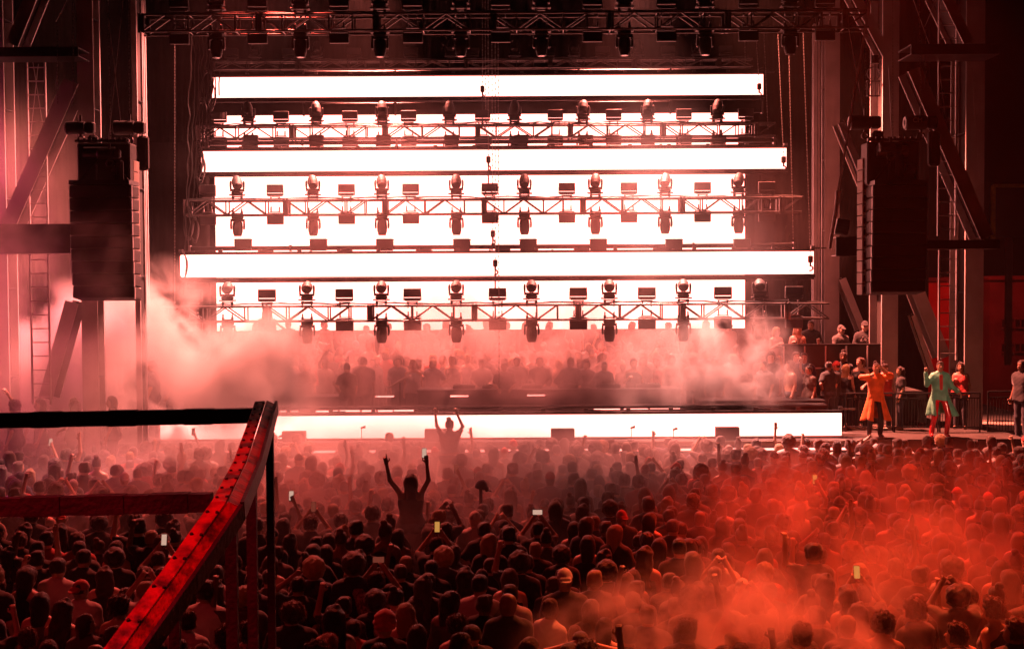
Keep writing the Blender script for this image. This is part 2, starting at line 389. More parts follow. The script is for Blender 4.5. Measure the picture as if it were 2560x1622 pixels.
for key, (heads, strobes, where, tilt) in rows.items():
    x0, x1, zb, ztp, Y = TR[key][1]; um = sum(heads)/8*K
    for up in (True, False):
        if key == 'rear' and not up: continue
        pose = 'upright on' if up else 'hanging beneath'
        mh = moving_head(up, {'top': -35, 'a': -150+180-62, 'b': -48, 'c': -70, 'rear': -30}[key] if up else 4, '', 0)
        for i, u in enumerate(heads):
            x = P(u*K, (ztp and uv((0, Y, ztp))[1]), Y).x
            lab = f'{ORD[i]} moving head light from the ladderless side, {pose} the {where}' if False else f'moving head light {pose} the {where}, {ORD[i]} from the magenta side'
            o = mh if i == 0 else clone(mh, (0, 0, 0), lab, None, 0)
            o.location = (x, Y, (ztp + .05) if up else (zb - .0 + .1)); o['label'] = lab; o['group'] = 'moving head lights on the ' + where
            s = .92 if key != 'rear' else .85
            o.scale = (s*1.35, s*1.2, s*1.2); o.rotation_euler = (0, 0, R({'a': 25, 'b': 18, 'c': 8, 'top': 0, 'rear': 0}[key] * (3.5-i)/3.5))
        st = strobe(up, '', 0)
        for i, u in enumerate(strobes):
            x = P(u*K, uv((0, Y, ztp))[1], Y).x
            lab = f'square strobe light {pose} the {where}, {ORD[i]} from the magenta side'
            o = st if i == 0 else clone(st, (0, 0, 0), lab, None, 0)
            o.location = (x, Y, (ztp + .03) if up else (zb + .15)); o['label'] = lab; o['group'] = 'strobe lights on the ' + where
            o.scale = (1.08, 1.05, 1.08)
# boxes on the battens
def pbox(Y, us, v0, v1, wd, where, z_off=0):
    for i, u in enumerate(us):
        a = P(u*K, v0, Y); c = P(u*K, v1, Y); vv = uv((0, Y, a.z))
        h = a.z-c.z
        rr = root('power_box', (a.x, Y, c.z), f'black power box on the {where}, {ORD[i]} from the magenta side', 'box', 'power boxes on the ' + where)
        b = MB(); b.box((0, 0, h/2), (wd, .16, h), bev=.01); b.box((0, 0, h*.9), (wd+.05, .03, h*.12)); part('case', b, M_case, rr)
        b = MB(); b.box((-wd*.5, 0, h*.6), (.03, .1, h*.4)); b.box((wd*.5, 0, h*.6), (.03, .1, h*.4)); part('handle', b, M_alu, rr)
pbox(33.25, [572, 749, 905, 1086, 1242, 1407, 1585, 1745], 597, 627, .42, 'tube batten over the third strip')
pbox(35.7, [590, 744, 902, 1062, 1225, 1378, 1523, 1690], 338, 371, .38, 'battens over the second strip')

# chains and cables ---------------------------------------------------------
def chain(u0, v0, u1, v1, Y, label, hook=True, r=.011, name='hoist_chain'):
    a = P(u0, v0, Y); c = P(u1, v1, Y); d = c-a; L = d.length; n = max(6, int(L/.075)); b = MB()
    for i in range(n):
        p0 = a + d*(i/n); p1 = a + d*((i+.8)/n); off = Vector((r*.7, 0, 0)) if i % 2 else Vector((0, r*.7, 0))
        b.cyl(p0-off, p1-off, r*.55, n=4); b.cyl(p0+off, p1+off, r*.55, n=4)
    if not hook:
        return tag(mkobj(name, b, M_chain), label, 'chain', 'hoist chains')
    rr = root(name, (0, 0, 0), label, 'chain', 'hoist chains'); part('links', b, M_chain, rr)
    b = MB(); b.box(c + Vector((0, 0, -.08)), (.12, .12, .18), bev=.02); b.cyl(c + Vector((0, 0, -.17)), c + Vector((0, 0, -.24)), .025)
    b.torus(c + Vector((0, 0, -.31)), .06, .02, 'Y', 12, 6, R(-120), R(110)); part('hook', b, M_black, rr)
    return rr
chain(1206, -30, 1206, 216, 36.8, 'centre hoist chain ending in a hook over the topmost strip')
chain(1220, -30, 1221, 392, 34.6, 'centre hoist chain ending in a hook over the second strip')
chain(1229, -30, 1232, 577, 33.9, 'centre hoist chain ending in a hook above the tube batten')
chain(1238, -30, 1238, 650, 32.3, 'centre hoist chain ending in a hook over the third strip')
chain(1213, -30, 1214, 330, 36.4, 'thin centre chain ending at the truss under the topmost strip', False)
chain(1245, -30, 1248, 980, 30.9, 'longest thin centre chain reaching down to the DJ table', False)
def sling(u0, v0, u1, v1, Y, label):
    a = P(u0, v0, Y); c = P(u1, v1, Y); b = MB(); b.cyl(a, c, .022, n=6); b.cyl(c, c + Vector((.12, 0, -.3)), .018); b.cyl(c, c + Vector((-.12, 0, -.3)), .018)
    tag(mkobj('lifting_sling', b, M_cable), label, 'sling', 'lifting slings')
sling(1206, 236, 1206, 305, 36.7, 'short sling under the hook over the topmost strip')
sling(1221, 415, 1221, 462, 34.5, 'short sling under the hook over the second strip')
sling(1238, 675, 1238, 720, 32.2, 'short sling under the hook over the third strip')
sling(1232, 598, 1232, 606, 33.3, 'short forked sling lifting the tube batten')
for i, (u0, v0, u1, v1, Y, lab, hk) in enumerate([
    (1890, 86, 1898, 210, 37.4, 'short chain with a hook at the bright end of the topmost strip', True),
    (1945, 86, 1959, 392, 34.7, 'slanting chain with a hook at the end of the second strip', True),
    (2008, 80, 2026, 640, 32.5, 'long slanting chain with a hook at the end of the third strip', True),
    (1910, 80, 1920, 325, 35.9, 'thin chain down to the end of the truss under the topmost strip', False),
    (1972, 105, 1983, 600, 33.5, 'beaded chain down to the end of the tube batten', False),
    (1862, 86, 1863, 160, 39.6, 'short thin chain near the end of the dim rear truss', False),
    (2166, 0, 2163, 290, 28.2, 'chain above the motor on the laddered side speaker', False),
    (2298, 0, 2303, 290, 27.6, 'chain above the motor behind the laddered side speaker', False),
    (2232, 0, 2232, 345, 28.3, 'twin chain running down to the rigging frame by the bright column', False),
    (2314, 75, 2314, 215, 27.6, 'short chain below the rope bridle', False),
    (182, 0, 184, 265, 27.6, 'chain above the motor behind the magenta side speaker', False),
    (143, 60, 144, 262, 27.6, 'short chain below the bridle in the magenta tower', False),
    (270, 0, 277, 350, 28.3, 'chain dropping to the speaker frame in the magenta tower', False),
    (322, 0, 324, 305, 28.2, 'thin chain down to the hanging motor in the magenta tower', False),
    (437, 85, 437, 760, 31.6, 'chain hanging beside the tied cable bundles', False)]):
    chain(u0, v0, u1, v1, Y, lab, hk)
def rope(pts, Y, r, label, name='cable', m=None, cat='cable', grp=None):
    b = MB(); b.path([P(u, v, Y if not isinstance(Y, (list, tuple)) else Y[i]) for i, (u, v) in enumerate(pts)], r, 5)
    return tag(mkobj(name, b, m or M_cable), label, cat, grp)
rope([(2177, -10), (2094, 485)], 27.8, .028, 'long slanting tension rope beside the laddered side speaker', 'rope', M_steel, 'rope')
bb = MB(); bb.cyl(P(2096, 478, 27.8), P(2092, 512, 27.8), .07, .05); bb.cyl(P(2092, 512, 27.8), P(2074, 622, 27.8), .05, .035, 8); tag(mkobj('turnbuckle', bb, M_steel), 'chunky turnbuckle at the foot of the slanting tension rope', 'turnbuckle')
for i, (a, c_, lab) in enumerate([((2283, 0), (2323, 112), 'thin brace wire over the rigging shackle in the dark tower'), ((2340, 0), (2312, 68), 'thin wire meeting the rigging shackle in the dark tower'),
        ((2122, 74), (2160, 290), 'thin wire down to the motor beside the laddered column'), ((2230, 360), (2222, 170), 'thin wire by the bright column chain'),
        ((2430, 170), (2450, 480), 'thin wire beside the outer bright column'), ((2345, 150), (2372, 360), 'slanting wire behind the dark tower ladder'),
        ((168, 0), (140, 55), 'thin wire into the shackle of the magenta tower'), ((308, 0), (272, 350), 'slanting wire in the magenta tower down to the frame'),
        ((272, 50), (303, 310), 'crossing wire above the magenta side motor'), ((72, 90), (112, 345), 'slanting wire inside the magenta tower'), ((96, 160), (62, 470), 'faint crossing wire inside the magenta tower')]):
    rope([a, c_], 28.6, .009, lab, 'wire', M_steel, 'wire', 'thin rigging wires')
# cable bundles at the near-screen side (magenta side)
random.seed(3)
for i in range(9):
    u = 455 + i*9; Yb = 33 + i*.45; pts = []; v = 80 if i < 7 else 180
    vend = [800, 770, 620, 560, 470, 440, 380, 300, 260][i]
    while v < vend: pts.append((u + random.uniform(-4, 4) + (28*(1 - v/800.)), v)); v += 30
    rope(pts, Yb, .02, f'tied black cable bundle beside the screens, {ORD[i]} from the magenta tower', 'cable_bundle', None, 'cable', 'cable bundles beside the screens')
for i, (u, v, Y, s) in enumerate([(518, 215, 36.5, .5), (527, 240, 36.4, .42), (505, 290, 35.8, .5), (493, 400, 34.2, .5), (500, 420, 34, .42), (470, 560, 33.5, .45), (455, 665, 32.0, .4), (486, 575, 33.5, .35)]):
    b = MB(); p = P(u, v, Y)
    for k in range(3):
        vs = []
        for j in range(17): a = 2*math.pi*j/16; vs.append(p + Vector((s*.26*math.cos(a)*(1+.1*k), .03*k + .02*math.sin(a*3), s*math.sin(a)*(1-.12*k))))
        b.path(vs, .014, 5)
    tag(mkobj('cable_loop', b, M_cable), ['upper', 'lower'][i % 2] + ' coil of slack cable hanging ' + ['at the topmost strip end', 'under the topmost strip end', 'by the truss under the topmost strip', 'at the second strip end', 'under the second strip end', 'above the tube batten end', 'at the third strip end', 'beside the tube batten end'][i], 'cable', 'slack cable loops')

# towers --------------------------------------------------------------------
def hcol(u, Y, v0, v1, face, depth, side, label, name='steel_column', width=None):
    # the far flange edge shows at u on the dark side, so the near face stands further out
    # u: picture column of its inner front edge; side=-1: left tower (face extends to smaller x)
    a = P(u, v0, Y); c = P(u, v1, Y); x = P(u, 811, Y).x; z1 = a.z; z0 = max(c.z, 0)
    r = root(name, (x, Y, z0), label, 'column', 'steel tower columns'); h = z1-z0; t = .045
    b = MB(); b.box((side*face/2, t/2, h/2), (face, t, h)); b.box((side*face/2, depth-t/2, h/2), (face, t, h)); part('flange', b, M_steel, r)
    b = MB(); b.box((side*face*.5, depth/2, h/2), (t, depth-2*t-.006, h-.01)); part('web', b, M_cloth, r)  # web near black: shade between the flanges put into its colour
    b = MB()
    for k in range(int(h/2)+1): b.box((side*face/2, depth/2, min(h-.2, .3+2*k)), (face*.9, depth-2*t-.01, .02))
    part('stiffener', b, M_black, r)
    return r
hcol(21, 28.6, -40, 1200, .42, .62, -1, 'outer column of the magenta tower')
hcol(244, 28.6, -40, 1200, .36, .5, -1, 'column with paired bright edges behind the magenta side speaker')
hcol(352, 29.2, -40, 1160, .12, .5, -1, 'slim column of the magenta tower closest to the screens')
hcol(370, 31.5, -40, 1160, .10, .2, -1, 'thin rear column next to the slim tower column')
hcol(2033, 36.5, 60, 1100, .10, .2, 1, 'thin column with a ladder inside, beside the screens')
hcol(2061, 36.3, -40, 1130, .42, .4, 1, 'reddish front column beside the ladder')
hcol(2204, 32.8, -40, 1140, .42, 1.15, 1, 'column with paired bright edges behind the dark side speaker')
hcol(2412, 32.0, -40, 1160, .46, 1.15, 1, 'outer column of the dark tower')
def brace(u0, v0, u1, v1, Y, w, label, dep=.3, name='diagonal_brace', side=1):
    a = P(u0, v0, Y); c = P(u1, v1, Y); r = root(name, c, label, 'brace', 'tower braces'); a = a-c; c = c-c
    d = (c-a).normalized(); n = Vector((d.z, 0, -d.x)); n = n if n.x*side > 0 else -n
    for off in (0, dep):
        b = MB(); b.bar(a + n*w/2 + Vector((0, off, 0)), c + n*w/2 + Vector((0, off, 0)), w, .03, up=(0, 1, 0)); part('flange', b, M_steel, r)
    b = MB(); b.bar(a + n*w*.55 + Vector((0, dep/2, 0)), c + n*w*.55 + Vector((0, dep/2, 0)), .02, dep-.05, up=(0, 1, 0)); part('web', b, M_cloth, r)  # same steel as the flanges, coloured black for the shade between them
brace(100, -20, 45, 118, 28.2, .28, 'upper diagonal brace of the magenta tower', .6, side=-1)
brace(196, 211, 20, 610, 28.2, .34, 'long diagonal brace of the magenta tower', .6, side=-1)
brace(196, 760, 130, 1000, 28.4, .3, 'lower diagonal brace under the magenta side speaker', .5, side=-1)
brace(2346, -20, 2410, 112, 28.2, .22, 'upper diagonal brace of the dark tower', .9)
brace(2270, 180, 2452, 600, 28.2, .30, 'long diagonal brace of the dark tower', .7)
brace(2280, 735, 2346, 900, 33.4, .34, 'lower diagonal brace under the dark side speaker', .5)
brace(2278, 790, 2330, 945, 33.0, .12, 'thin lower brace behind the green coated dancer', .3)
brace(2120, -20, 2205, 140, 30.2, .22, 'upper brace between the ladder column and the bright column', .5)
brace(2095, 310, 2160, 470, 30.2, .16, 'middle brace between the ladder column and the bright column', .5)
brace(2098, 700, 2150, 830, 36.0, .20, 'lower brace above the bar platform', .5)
def hbeam(u0, u1, v0, v1, Y, dep, label):
    um = (u0+u1)/2; a = P(u0, v0, Y); c = P(u1, v0, Y); zt = P(um, v0, Y).z; zb = P(um, v1, Y).z
    r = root('cross_beam', ((a.x+c.x)/2, Y, zb), label, 'beam', 'tower cross beams'); w = c.x-a.x; h = zt-zb
    b = MB(); b.box((0, .014, h/2), (w, .028, h)); part('web', b, M_black, r)
    b = MB(); b.box((0, dep/2+.03, .012), (w, dep, .024)); b.box((0, dep/2+.03, h-.012), (w, dep, .024)); part('flange', b, M_black, r)
hbeam(-60, 195, 118, 142, 27.7, .7, 'upper cross beam of the magenta tower')
hbeam(-60, 175, 560, 634, 27.7, .6, 'lower cross beam of the magenta tower')
hbeam(2278, 2500, 110, 136, 27.5, .9, 'upper cross beam of the dark tower')
hbeam(2268, 2500, 600, 622, 27.5, .8, 'lower cross beam of the dark tower')
hbeam(2090, 2170, 592, 640, 30.4, .4, 'short cross beam by the ladder column')
def ladder(u0, u1, v0, v1, Y, label, yaw=0):
    um = (u0+u1)/2; a = P(um, v0, Y); c = P(um, v1, Y); w = P(u1, v0, Y).x - P(u0, v0, Y).x
    r = root('ladder', (a.x, Y, c.z), label, 'ladder', 'tower ladders', yaw); h = a.z-c.z
    if yaw: w = .42
    for sx in (-1, 1):
        b = MB(); b.box((sx*w/2, 0, h/2), (.03, .06, h)); part('rail', b, M_steel, r)
    z = .15
    while z < h:
        b = MB(); b.cyl((-w/2+.015, 0, z), (w/2-.015, 0, z), .014, n=6); part('rung', b, M_steel, r); z += .3
ladder(75, 120, 636, 1010, 27.9, 'ladder low in the magenta tower')
ladder(67, 112, 148, 560, 28.5, 'upper ladder in the magenta tower')
ladder(2348, 2392, -20, 590, 28.5, 'upper ladder of the dark tower')
ladder(2348, 2392, 625, 900, 28.5, 'lower ladder of the dark tower in front of the red wall')
ladder(2044, 2052, 60, 830, 36.4, 'narrow ladder standing inside the thin column', R(78))

# line arrays -----------------------------------------------------------------
def line_array(u0, u1, v0, v1, Y, side, label, n=9):
    um = (u0+u1)/2; a = P(um, v0, Y); c = P(um, v1, Y); w = P(u1, v0, Y).x - P(u0, v0, Y).x; H = a.z-c.z
    r = root('line_array_speaker', (a.x, Y, c.z), label, 'speaker', 'hanging speaker arrays'); h = H/n
    for i in range(n):
        z = H - (i+.5)*h; t = i/(n-1.); yo = -.0 + .12*t*t; rot = Matrix.Rotation(R(-7*t*t), 3, 'X'); b = MB()
        b.box((0, yo+.3, z), (w, .62, h*.94), rot, .02); cb = part('cabinet', b, M_cab, r)
        b = MB(); b.box((-side*(w/2+.008), yo+.06, z), (.012, .07, h*.9), rot); o = part('side_plate', b, M_steel, cb)
    b = MB(); b.box((0, .3, H+.05), (w*.98, .7, .09)); b.bar((-w*.4, .3, H+.1), (0, .3, H+.7), .04, .04); b.bar((w*.4, .3, H+.1), (0, .3, H+.7), .04, .04)
    part('rigging_frame', b, M_black, r)
    return r
line_array(172, 326, 462, 750, 26.6, -1, 'tall black speaker array hanging in magenta haze')
line_array(2184, 2320, 462, 735, 26.6, 1, 'tall black speaker array hanging in the dark tower')
def slim_array(u0, u1, v0, v1, Y, side, label):
    um = (u0+u1)/2; a = P(um, v0, Y); c = P(um, v1, Y); w = P(u1, v0, Y).x - P(u0, v0, Y).x; H = a.z-c.z; n = 12; h = H/n
    r = root('slim_speaker_column', (a.x, Y, c.z), label, 'speaker', 'slim speaker columns')
    for i in range(n):
        b = MB(); b.box((0, .2, H-(i+.5)*h), (w, .42, h*.93), bev=.008); cb = part('cabinet', b, M_pale, r)
        b = MB(); b.box((0, -.014, H-(i+.5)*h), (w*.35, .012, h*.5)); part('slot', b, M_black, cb)
slim_array(322, 334, 400, 748, 27.2, -1, 'slim pale edged speaker column beside the magenta array')
slim_array(2156, 2167, 395, 738, 27.2, 1, 'slim pale edged speaker column beside the dark array')
def bumper(u0, u1, v0, v1, Y, label):
    um = (u0+u1)/2; a = P(um, v0, Y); c = P(um, v1, Y); w = P(u1, v0, Y).x - P(u0, v0, Y).x; H = a.z-c.z
    r = root('rigging_frame', (a.x, Y, c.z), label, 'frame', 'speaker rigging frames')
    b = MB(); b.box((0, .3, H/2), (w, .5, H*.98), bev=.03); part('motor_case', b, M_case, r)
    b = MB()
    for i in range(9): x = -w/2 + w*(i+.5)/9; b.cyl((x, -.02, H), (x, -.02, H+.08), .03)
    b.box((0, .0, H+.02), (w*1.02, .08, .05)); b.cyl((-w*.35, -.02, H*.75), (w*.25, -.02, H*.75), .12); b.cyl((-w*.1, -.05, H*.5), (-w*.1, -.05, .05), .02)
    b.cyl((w*.2, -.05, H*.35), (w*.38, -.05, H*.35), .1)
    part('shackle', b, M_alu, r)
bumper(190, 322, 355, 465, 26.9, 'cluttered black rigging frame above the magenta side array')
bumper(2170, 2300, 352, 462, 26.9, 'cluttered black rigging frame above the dark tower array')
def motor(u, v, Y, label, s=1):
    p = P(u, v, Y); r = root('chain_motor', p, label, 'motor', 'chain hoist motors')
    b = MB(); b.cyl((-.30*s, 0, 0), (.12*s, 0, 0), .16*s, .15*s, 14); b.box((.24*s, 0, 0), (.22*s, .22*s, .26*s), bev=.03); part('housing', b, M_case, r)
    b = MB(); b.cyl((-.33*s, 0, 0), (.02*s, 0, 0), .06*s, n=8); b.cyl((.02*s, 0, -.2*s), (.02*s, 0, .2*s), .025); b.cyl((-.33*s, 0, 0), (-.30*s, 0, 0), .13*s, .16*s, 14); b.cyl((.02*s, 0, .14*s), (.02*s, 0, .30*s), .03); b.torus((.02*s, 0, -.28*s), .07, .02, 'Y'); b.cyl((.02*s, 0, -.14*s), (.02*s, 0, -.22*s), .03); part('hook', b, M_alu, r)
    b = MB(); b.box((.3*s, .02, -.55*s), (.24*s, .2*s, .75*s), bev=.05); part('chain_bag', b, M_cloth, r); return r
def lettering(txt, size, m, parent, loc, rx=math.pi/2):
    cu = bpy.data.curves.new('lettering', 'FONT'); cu.body = txt; cu.size = size; cu.align_x = 'CENTER'; cu.extrude = .002
    t = bpy.data.objects.new('tmp', cu); COL.objects.link(t); me = bpy.data.meshes.new_from_object(t.evaluated_get(bpy.context.evaluated_depsgraph_get())); bpy.data.objects.remove(t)
    o = mkobj('lettering', me, m, parent, loc); o.rotation_euler = (rx, 0, 0); return o
motor(2160, 307, 28.0, 'chain motor with a bag beside the laddered column')
mo = motor(2300, 307, 27.4, 'chain motor hanging among the dark tower braces'); lettering('CM', .14, M_pale, mo, (-.1, -.158, -.01))
motor(322, 320, 28.0, 'chain motor with a hanging bag in the magenta tower')
motor(200, 320, 27.4, 'round ended chain motor catching light in the magenta tower', .9)
motor(272, 385, 26.7, 'small chain motor over the magenta side array', .7)
motor(2225, 368, 26.7, 'small chain motor over the dark tower array', .7)
# small odds on the dark tower: a floodlight on a bracket and a short truss bit
r = root('flood_light', P(2187, 150, 28.6), 'round silver flood light clamped to the bright column', 'lamp')
b = MB(); b.cyl((0, 0, -.09), (0, 0, .09), .09, .08, 12); part('housing', b, M_alu, r)
b = MB(); b.torus((-.03, 0, -.3), .14, .015, 'Y', 12, 5); b.cyl((0, 0, -.1), (0, 0, -.5), .02); part('bracket', b, M_steel, r)
r = root('truss_bracket', P(2186, 222, 28.6), 'short lattice bracket bolted to the bright column', 'bracket')
b = MB()
for z in (-.16, .16): b.cyl((-.17, 0, z), (.13, 0, z), .018, n=6)
for i in range(4): x = -.16+.09*i; b.cyl((x, 0, -.16), (x, 0, .16), .011, n=5); b.cyl((x, 0, -.16), (x+.09, 0, .16), .008, n=5)
part('lattice', b, M_steel, r)
r = root('flood_light', P(2104, 568, 29.0), 'blocky louvred light hung under the turnbuckle', 'lamp'); b = MB(); b.box((0, 0, 0), (.3, .2, .36), Matrix.Rotation(.2, 3, 'Y'), .02)
for i in range(5): b.box((0, -.11, -.13+.065*i), (.25, .02, .02), Matrix.Rotation(.2, 3, 'Y'))
part('housing', b, M_alu, r)

# background to the dark side --------------------------------------------------
def wallbox(name, u0, u1, v0, v1, Y, dep, m, label, win=None):
    a = P(u0, v0, Y); c = P(u1, v1, Y); w = c.x-a.x; z0 = max(0, c.z)
    r = root(name, ((a.x+c.x)/2, Y, z0), label, 'building', None); h = a.z-z0
    b = MB(); b.box((0, dep/2, h/2), (w, dep, h)); part('wall', b, m, r)
    b = MB(); b.box((0, dep/2-.05, h+.08), (w+.2, dep+.2, .16)); part('roof', b, M_redd, r)
    for (fx, fz, fw, fh, mm) in (win or []):
        b = MB(); x = -w/2 + w*fx; z = h*fz
        b.box((x, -.03, z), (fw, .05, fh)); o = part('window', b, mm, r)
        b = MB(); b.box((x, -.07, z+fh/2), (fw+.1, .06, .06)); b.box((x, -.07, z-fh/2), (fw+.1, .06, .06)); b.box((x, -.07, z), (.04, .06, fh)); part('window_frame', b, M_redd, o)
    return r
wallbox('red_building', 2080, 2460, 705, 1060, 52, 6, M_redw, 'low red walled building behind the dark tower', [(.12, .8, .9, 1.2, M_black), (.42, .75, .9, 2.0, M_redd), (.9, .62, .8, 1.0, M_black)])
wallbox('dull_building', 2475, 2640, 700, 1060, 50, 5, M_redd, 'dull block with a grid of square openings behind the outer column', [(.25, .68, .35, .35, M_black), (.45, .68, .35, .35, M_black), (.65, .68, .35, .35, M_black), (.25, .5, .35, .35, M_black), (.45, .5, .35, .35, M_black), (.65, .5, .35, .35, M_black)])
r = root('billboard', P(2525, 600, 46), 'dim yellow edged board far behind the outer column', 'sign'); b = MB(); b.box((0, 0, 1.0), (1.2, .12, 1.8)); part('board', b, M_cloth, r)
b = MB(); b.box((-.63, -.04, 1.0), (.14, .1, 1.9)); b.box((0, -.08, 1.93), (1.3, .1, .12)); part('frame', b, M_yel, r)
b = MB(); b.box((0, .1, -2.2), (.2, .2, 4.6)); part('post', b, M_redd, r)
# palm behind the LED wall
r = root('palm_tree', P(1905, 1000, 42.6), 'dim palm tree peeking out beside the LED wall', 'tree'); r.location.z = 0
b = MB(); pts = [(0+.05*math.sin(i), 0, i*.9) for i in range(10)]
for i in range(9): b.cyl(pts[i], pts[i+1], .16-.008*i, .15-.008*i, 8)
part('trunk', b, M_trunk, r); b = MB()
for i in range(22):
    a = i*2.4; L = random.uniform(1.2, 1.9); el = random.uniform(-.2, .9); prev = Vector((0, 0, 8.1))
    for k in range(9):
        t = (k+1)/9; q = Vector((math.cos(a)*L*t, math.sin(a)*L*t*.6, 8.1 + el*t*1.2 - t*t*1.3)); b.cyl(prev, q, .012, n=4)
        dr = (q-prev).normalized(); sd = dr.cross(Vector((0, 0, 1))).normalized()
        for s_ in (-1, 1):
            tip = q + sd*s_*.38*(1-t*.5) + dr*.15 + Vector((0, 0, -.14)); b.add([q, q+dr*.05, tip], [(0, 1, 2)])
        prev = q
part('crown', b, M_leaf, r)

# stage furniture -----------------------------------------------------------------
TOPZ = 2.62
def table(u0, u1, Y, z0, z1, label, dep=.8, cat='table', name='dj_table', m=None):
    x0 = P(u0, 990, Y).x; x1 = P(u1, 990, Y).x; w = x1-x0
    r = root(name, ((x0+x1)/2, Y, z0), label, cat); h = z1-z0
    b = MB(); b.box((0, .02, h/2), (w, .04, h)); part('front_panel', b, m or M_black, r)
    b = MB(); b.box((0, dep/2, h+.025), (w+.06, dep+.04, .05), bev=.01); part('top', b, m or M_black, r)
    for s_ in (-1, 1):
        b = MB(); b.box((s_*(w/2-.03), dep/2+.03, h/2), (.05, dep-.08, h-.01)); part('side_panel', b, m or M_black, r)
    return r
table(1045, 1700, 31.9, DECK, TOPZ, 'long black DJ table front in the salmon haze')
table(700, 900, 32.1, DECK, 2.45, 'low equipment riser at the smoky end of the DJ table')
table(1750, 2060, 31.5, DECK, 2.35, 'dark flight case riser at the dark end of the stage', .9)
b = MB(); b.box((-.2, 31.2, DECK+.32), (15.6, .2, .64)); b.box((-.2, 31.2, DECK+.7), (15.7, .5, .06)); tag(mkobj('riser_fascia', b, M_skirt), 'long low dark fascia running behind the lowest strip', 'riser')
def slit(u0, u1, v, Y, lab):
    a = P(u0, v, Y); c = P(u1, v, Y); b = MB(); b.box(((a.x+c.x)/2, Y, a.z), (c.x-a.x, .03, .035)); r = root('led_bar', (0, 0, 0), lab, 'lamp', 'small white LED bars')
    part('diffuser', b, M_lamp, r); b = MB(); b.box(((a.x+c.x)/2, Y+.035, a.z), (c.x-a.x+.04, .04, .06)); part('housing', b, M_case, r)
for i, (u0, u1, v, Y, lab) in enumerate([(939, 985, 991, 31.75, 'lit bar below the reflective music stand'), (1126, 1171, 990, 31.85, 'brightest lit bar on the DJ table front'), (1318, 1362, 988, 31.85, 'faint lit bar in the middle of the DJ table'),
    (700, 746, 1028, 31.05, 'lit fascia bar beside the end of the slanted beam'), (790, 845, 1028, 31.05, 'long lit fascia bar under the smoky riser'), (850, 900, 1027, 31.05, 'lit fascia bar in the smoky half, second in its line'), (905, 940, 1027, 31.05, 'lit fascia bar in the smoky half, third in its line'), (945, 982, 1027, 31.05, 'lit fascia bar beneath the bar of the music stand'), (985, 1045, 1026, 31.05, 'broken lit fascia bar by the raised hands'),
    (1485, 1550, 1022, 31.05, 'dim fascia bar under the DJ table end'), (1560, 1620, 1021, 31.05, 'dim fascia bar under the mixers'), (1625, 1700, 1020, 31.05, 'dim fascia bar near the white smoke jet')]): slit(u0, u1, v, Y, lab)
# mixers / decks
for i, (u, w, lab) in enumerate([(1160, .55, 'flat mixer by the white tee DJ'), (1235, .6, 'wide mixer in front of the central DJ'), (1330, .5, 'small deck beside the central mixer'), (1420, .5, 'deck by the bearded selector'), (1520, .6, 'deck with raised knobs near the bent DJ'), (1620, .6, 'last deck before the white smoke')]):
    p = P(u, 985, 32.3); r = root('dj_deck', (p.x, 32.3, TOPZ+.052), lab, 'mixer', 'DJ decks on the table')
    b = MB(); b.box((0, 0, .045), (w, .4, .09), bev=.01); part('case', b, M_case, r); b = MB(); b.cyl((0, 0, .09), (0, 0, .105), .15, n=18); part('jog_wheel', b, M_alu, r)
    b = MB()
    for k in range(8): b.cyl((-w*.42+w*.12*k, -.15, .09), (-w*.42+w*.12*k, -.15, .125), .014, n=8)
    part('knob', b, M_alu, r)
r = root('music_stand', P(1000, 950, 32.0), 'tilted board on a stand catching a bright edge', 'stand'); r.location.z = DECK
rt = Matrix.Rotation(R(-28), 3, 'Y'); b = MB(); b.box((0, 0, 1.28), (.62, .45, .05), rt, .01); part('desk', b, M_pale, r)
b = MB(); b.cyl((0, 0, 0), (0, 0, 1.26), .025); b.box((0, 0, .02), (.5, .5, .04)); part('stand', b, M_black, r)
# front fill speakers on the stage lip
for (u, w_, v0, lab) in ((733, .56, 1079, 'box speaker on the stage lip near the slanted beam'), (1090, .55, 1073, 'box speaker on the stage lip behind the arm-raising woman'), (1407, .56, 1072, 'box speaker on the stage lip before the mid strip'), (1820, .56, 1068, 'box speaker on the stage lip under the white smoke')):
    p = P(u, v0, 30.12); r = root('fill_speaker', (p.x, 30.14, DECK), lab, 'speaker', 'front fill speakers on the stage lip'); h = p.z-DECK
    b = MB(); b.box((0, .1, h/2), (w_, .2, h), bev=.012); part('cabinet', b, M_case, r); b = MB(); b.box((0, -.006, h/2), (w_-.06, .012, h-.06)); part('grille', b, M_cab, r)
for (u, v, lab) in ((904, 1070, 'thin microphone stand near the smoky half of the strip'), (1578, 1070, 'thin microphone stand in front of the strip past the middle'), (1684, 1074, 'tilted microphone stand near the white smoke'), (698, 1092, 'short microphone stand by the end of the slanted beam')):
    p = P(u, v, 30.1); r = root('microphone_stand', (p.x, 30.1, DECK), lab, 'microphone', 'microphones on the stage lip'); h = p.z-DECK
    b = MB(); b.cyl((0, 0, 0), (0, 0, h), .009); b.cyl((0, 0, 0), (0, 0, .02), .09, n=12); part('stand', b, M_black, r)
    b = MB(); b.cyl((-.02, 0, h), (.07, 0, h+.03), .02, .03); b.torus((.08, 0, h+.03), .025, .012, 'X'); part('microphone', b, M_case, r)
# stage lip light line and barricade
b = MB(); b.box((-.2, 29.96, DECK-.06), (17.4, .06, .1)); tag(mkobj('stage_edge_trim', b, M_pale), 'pale trim running along the stage lip under the lowest strip', 'trim')
b = MB(); b.box((-.25, 29.93, DECK-.2), (16.8, .03, .05)); rr = root('led_tape', (0, 0, 0), 'thin lit tape under the stage lip half hidden by heads', 'lamp'); part('diffuser', b, M_lamp, rr)
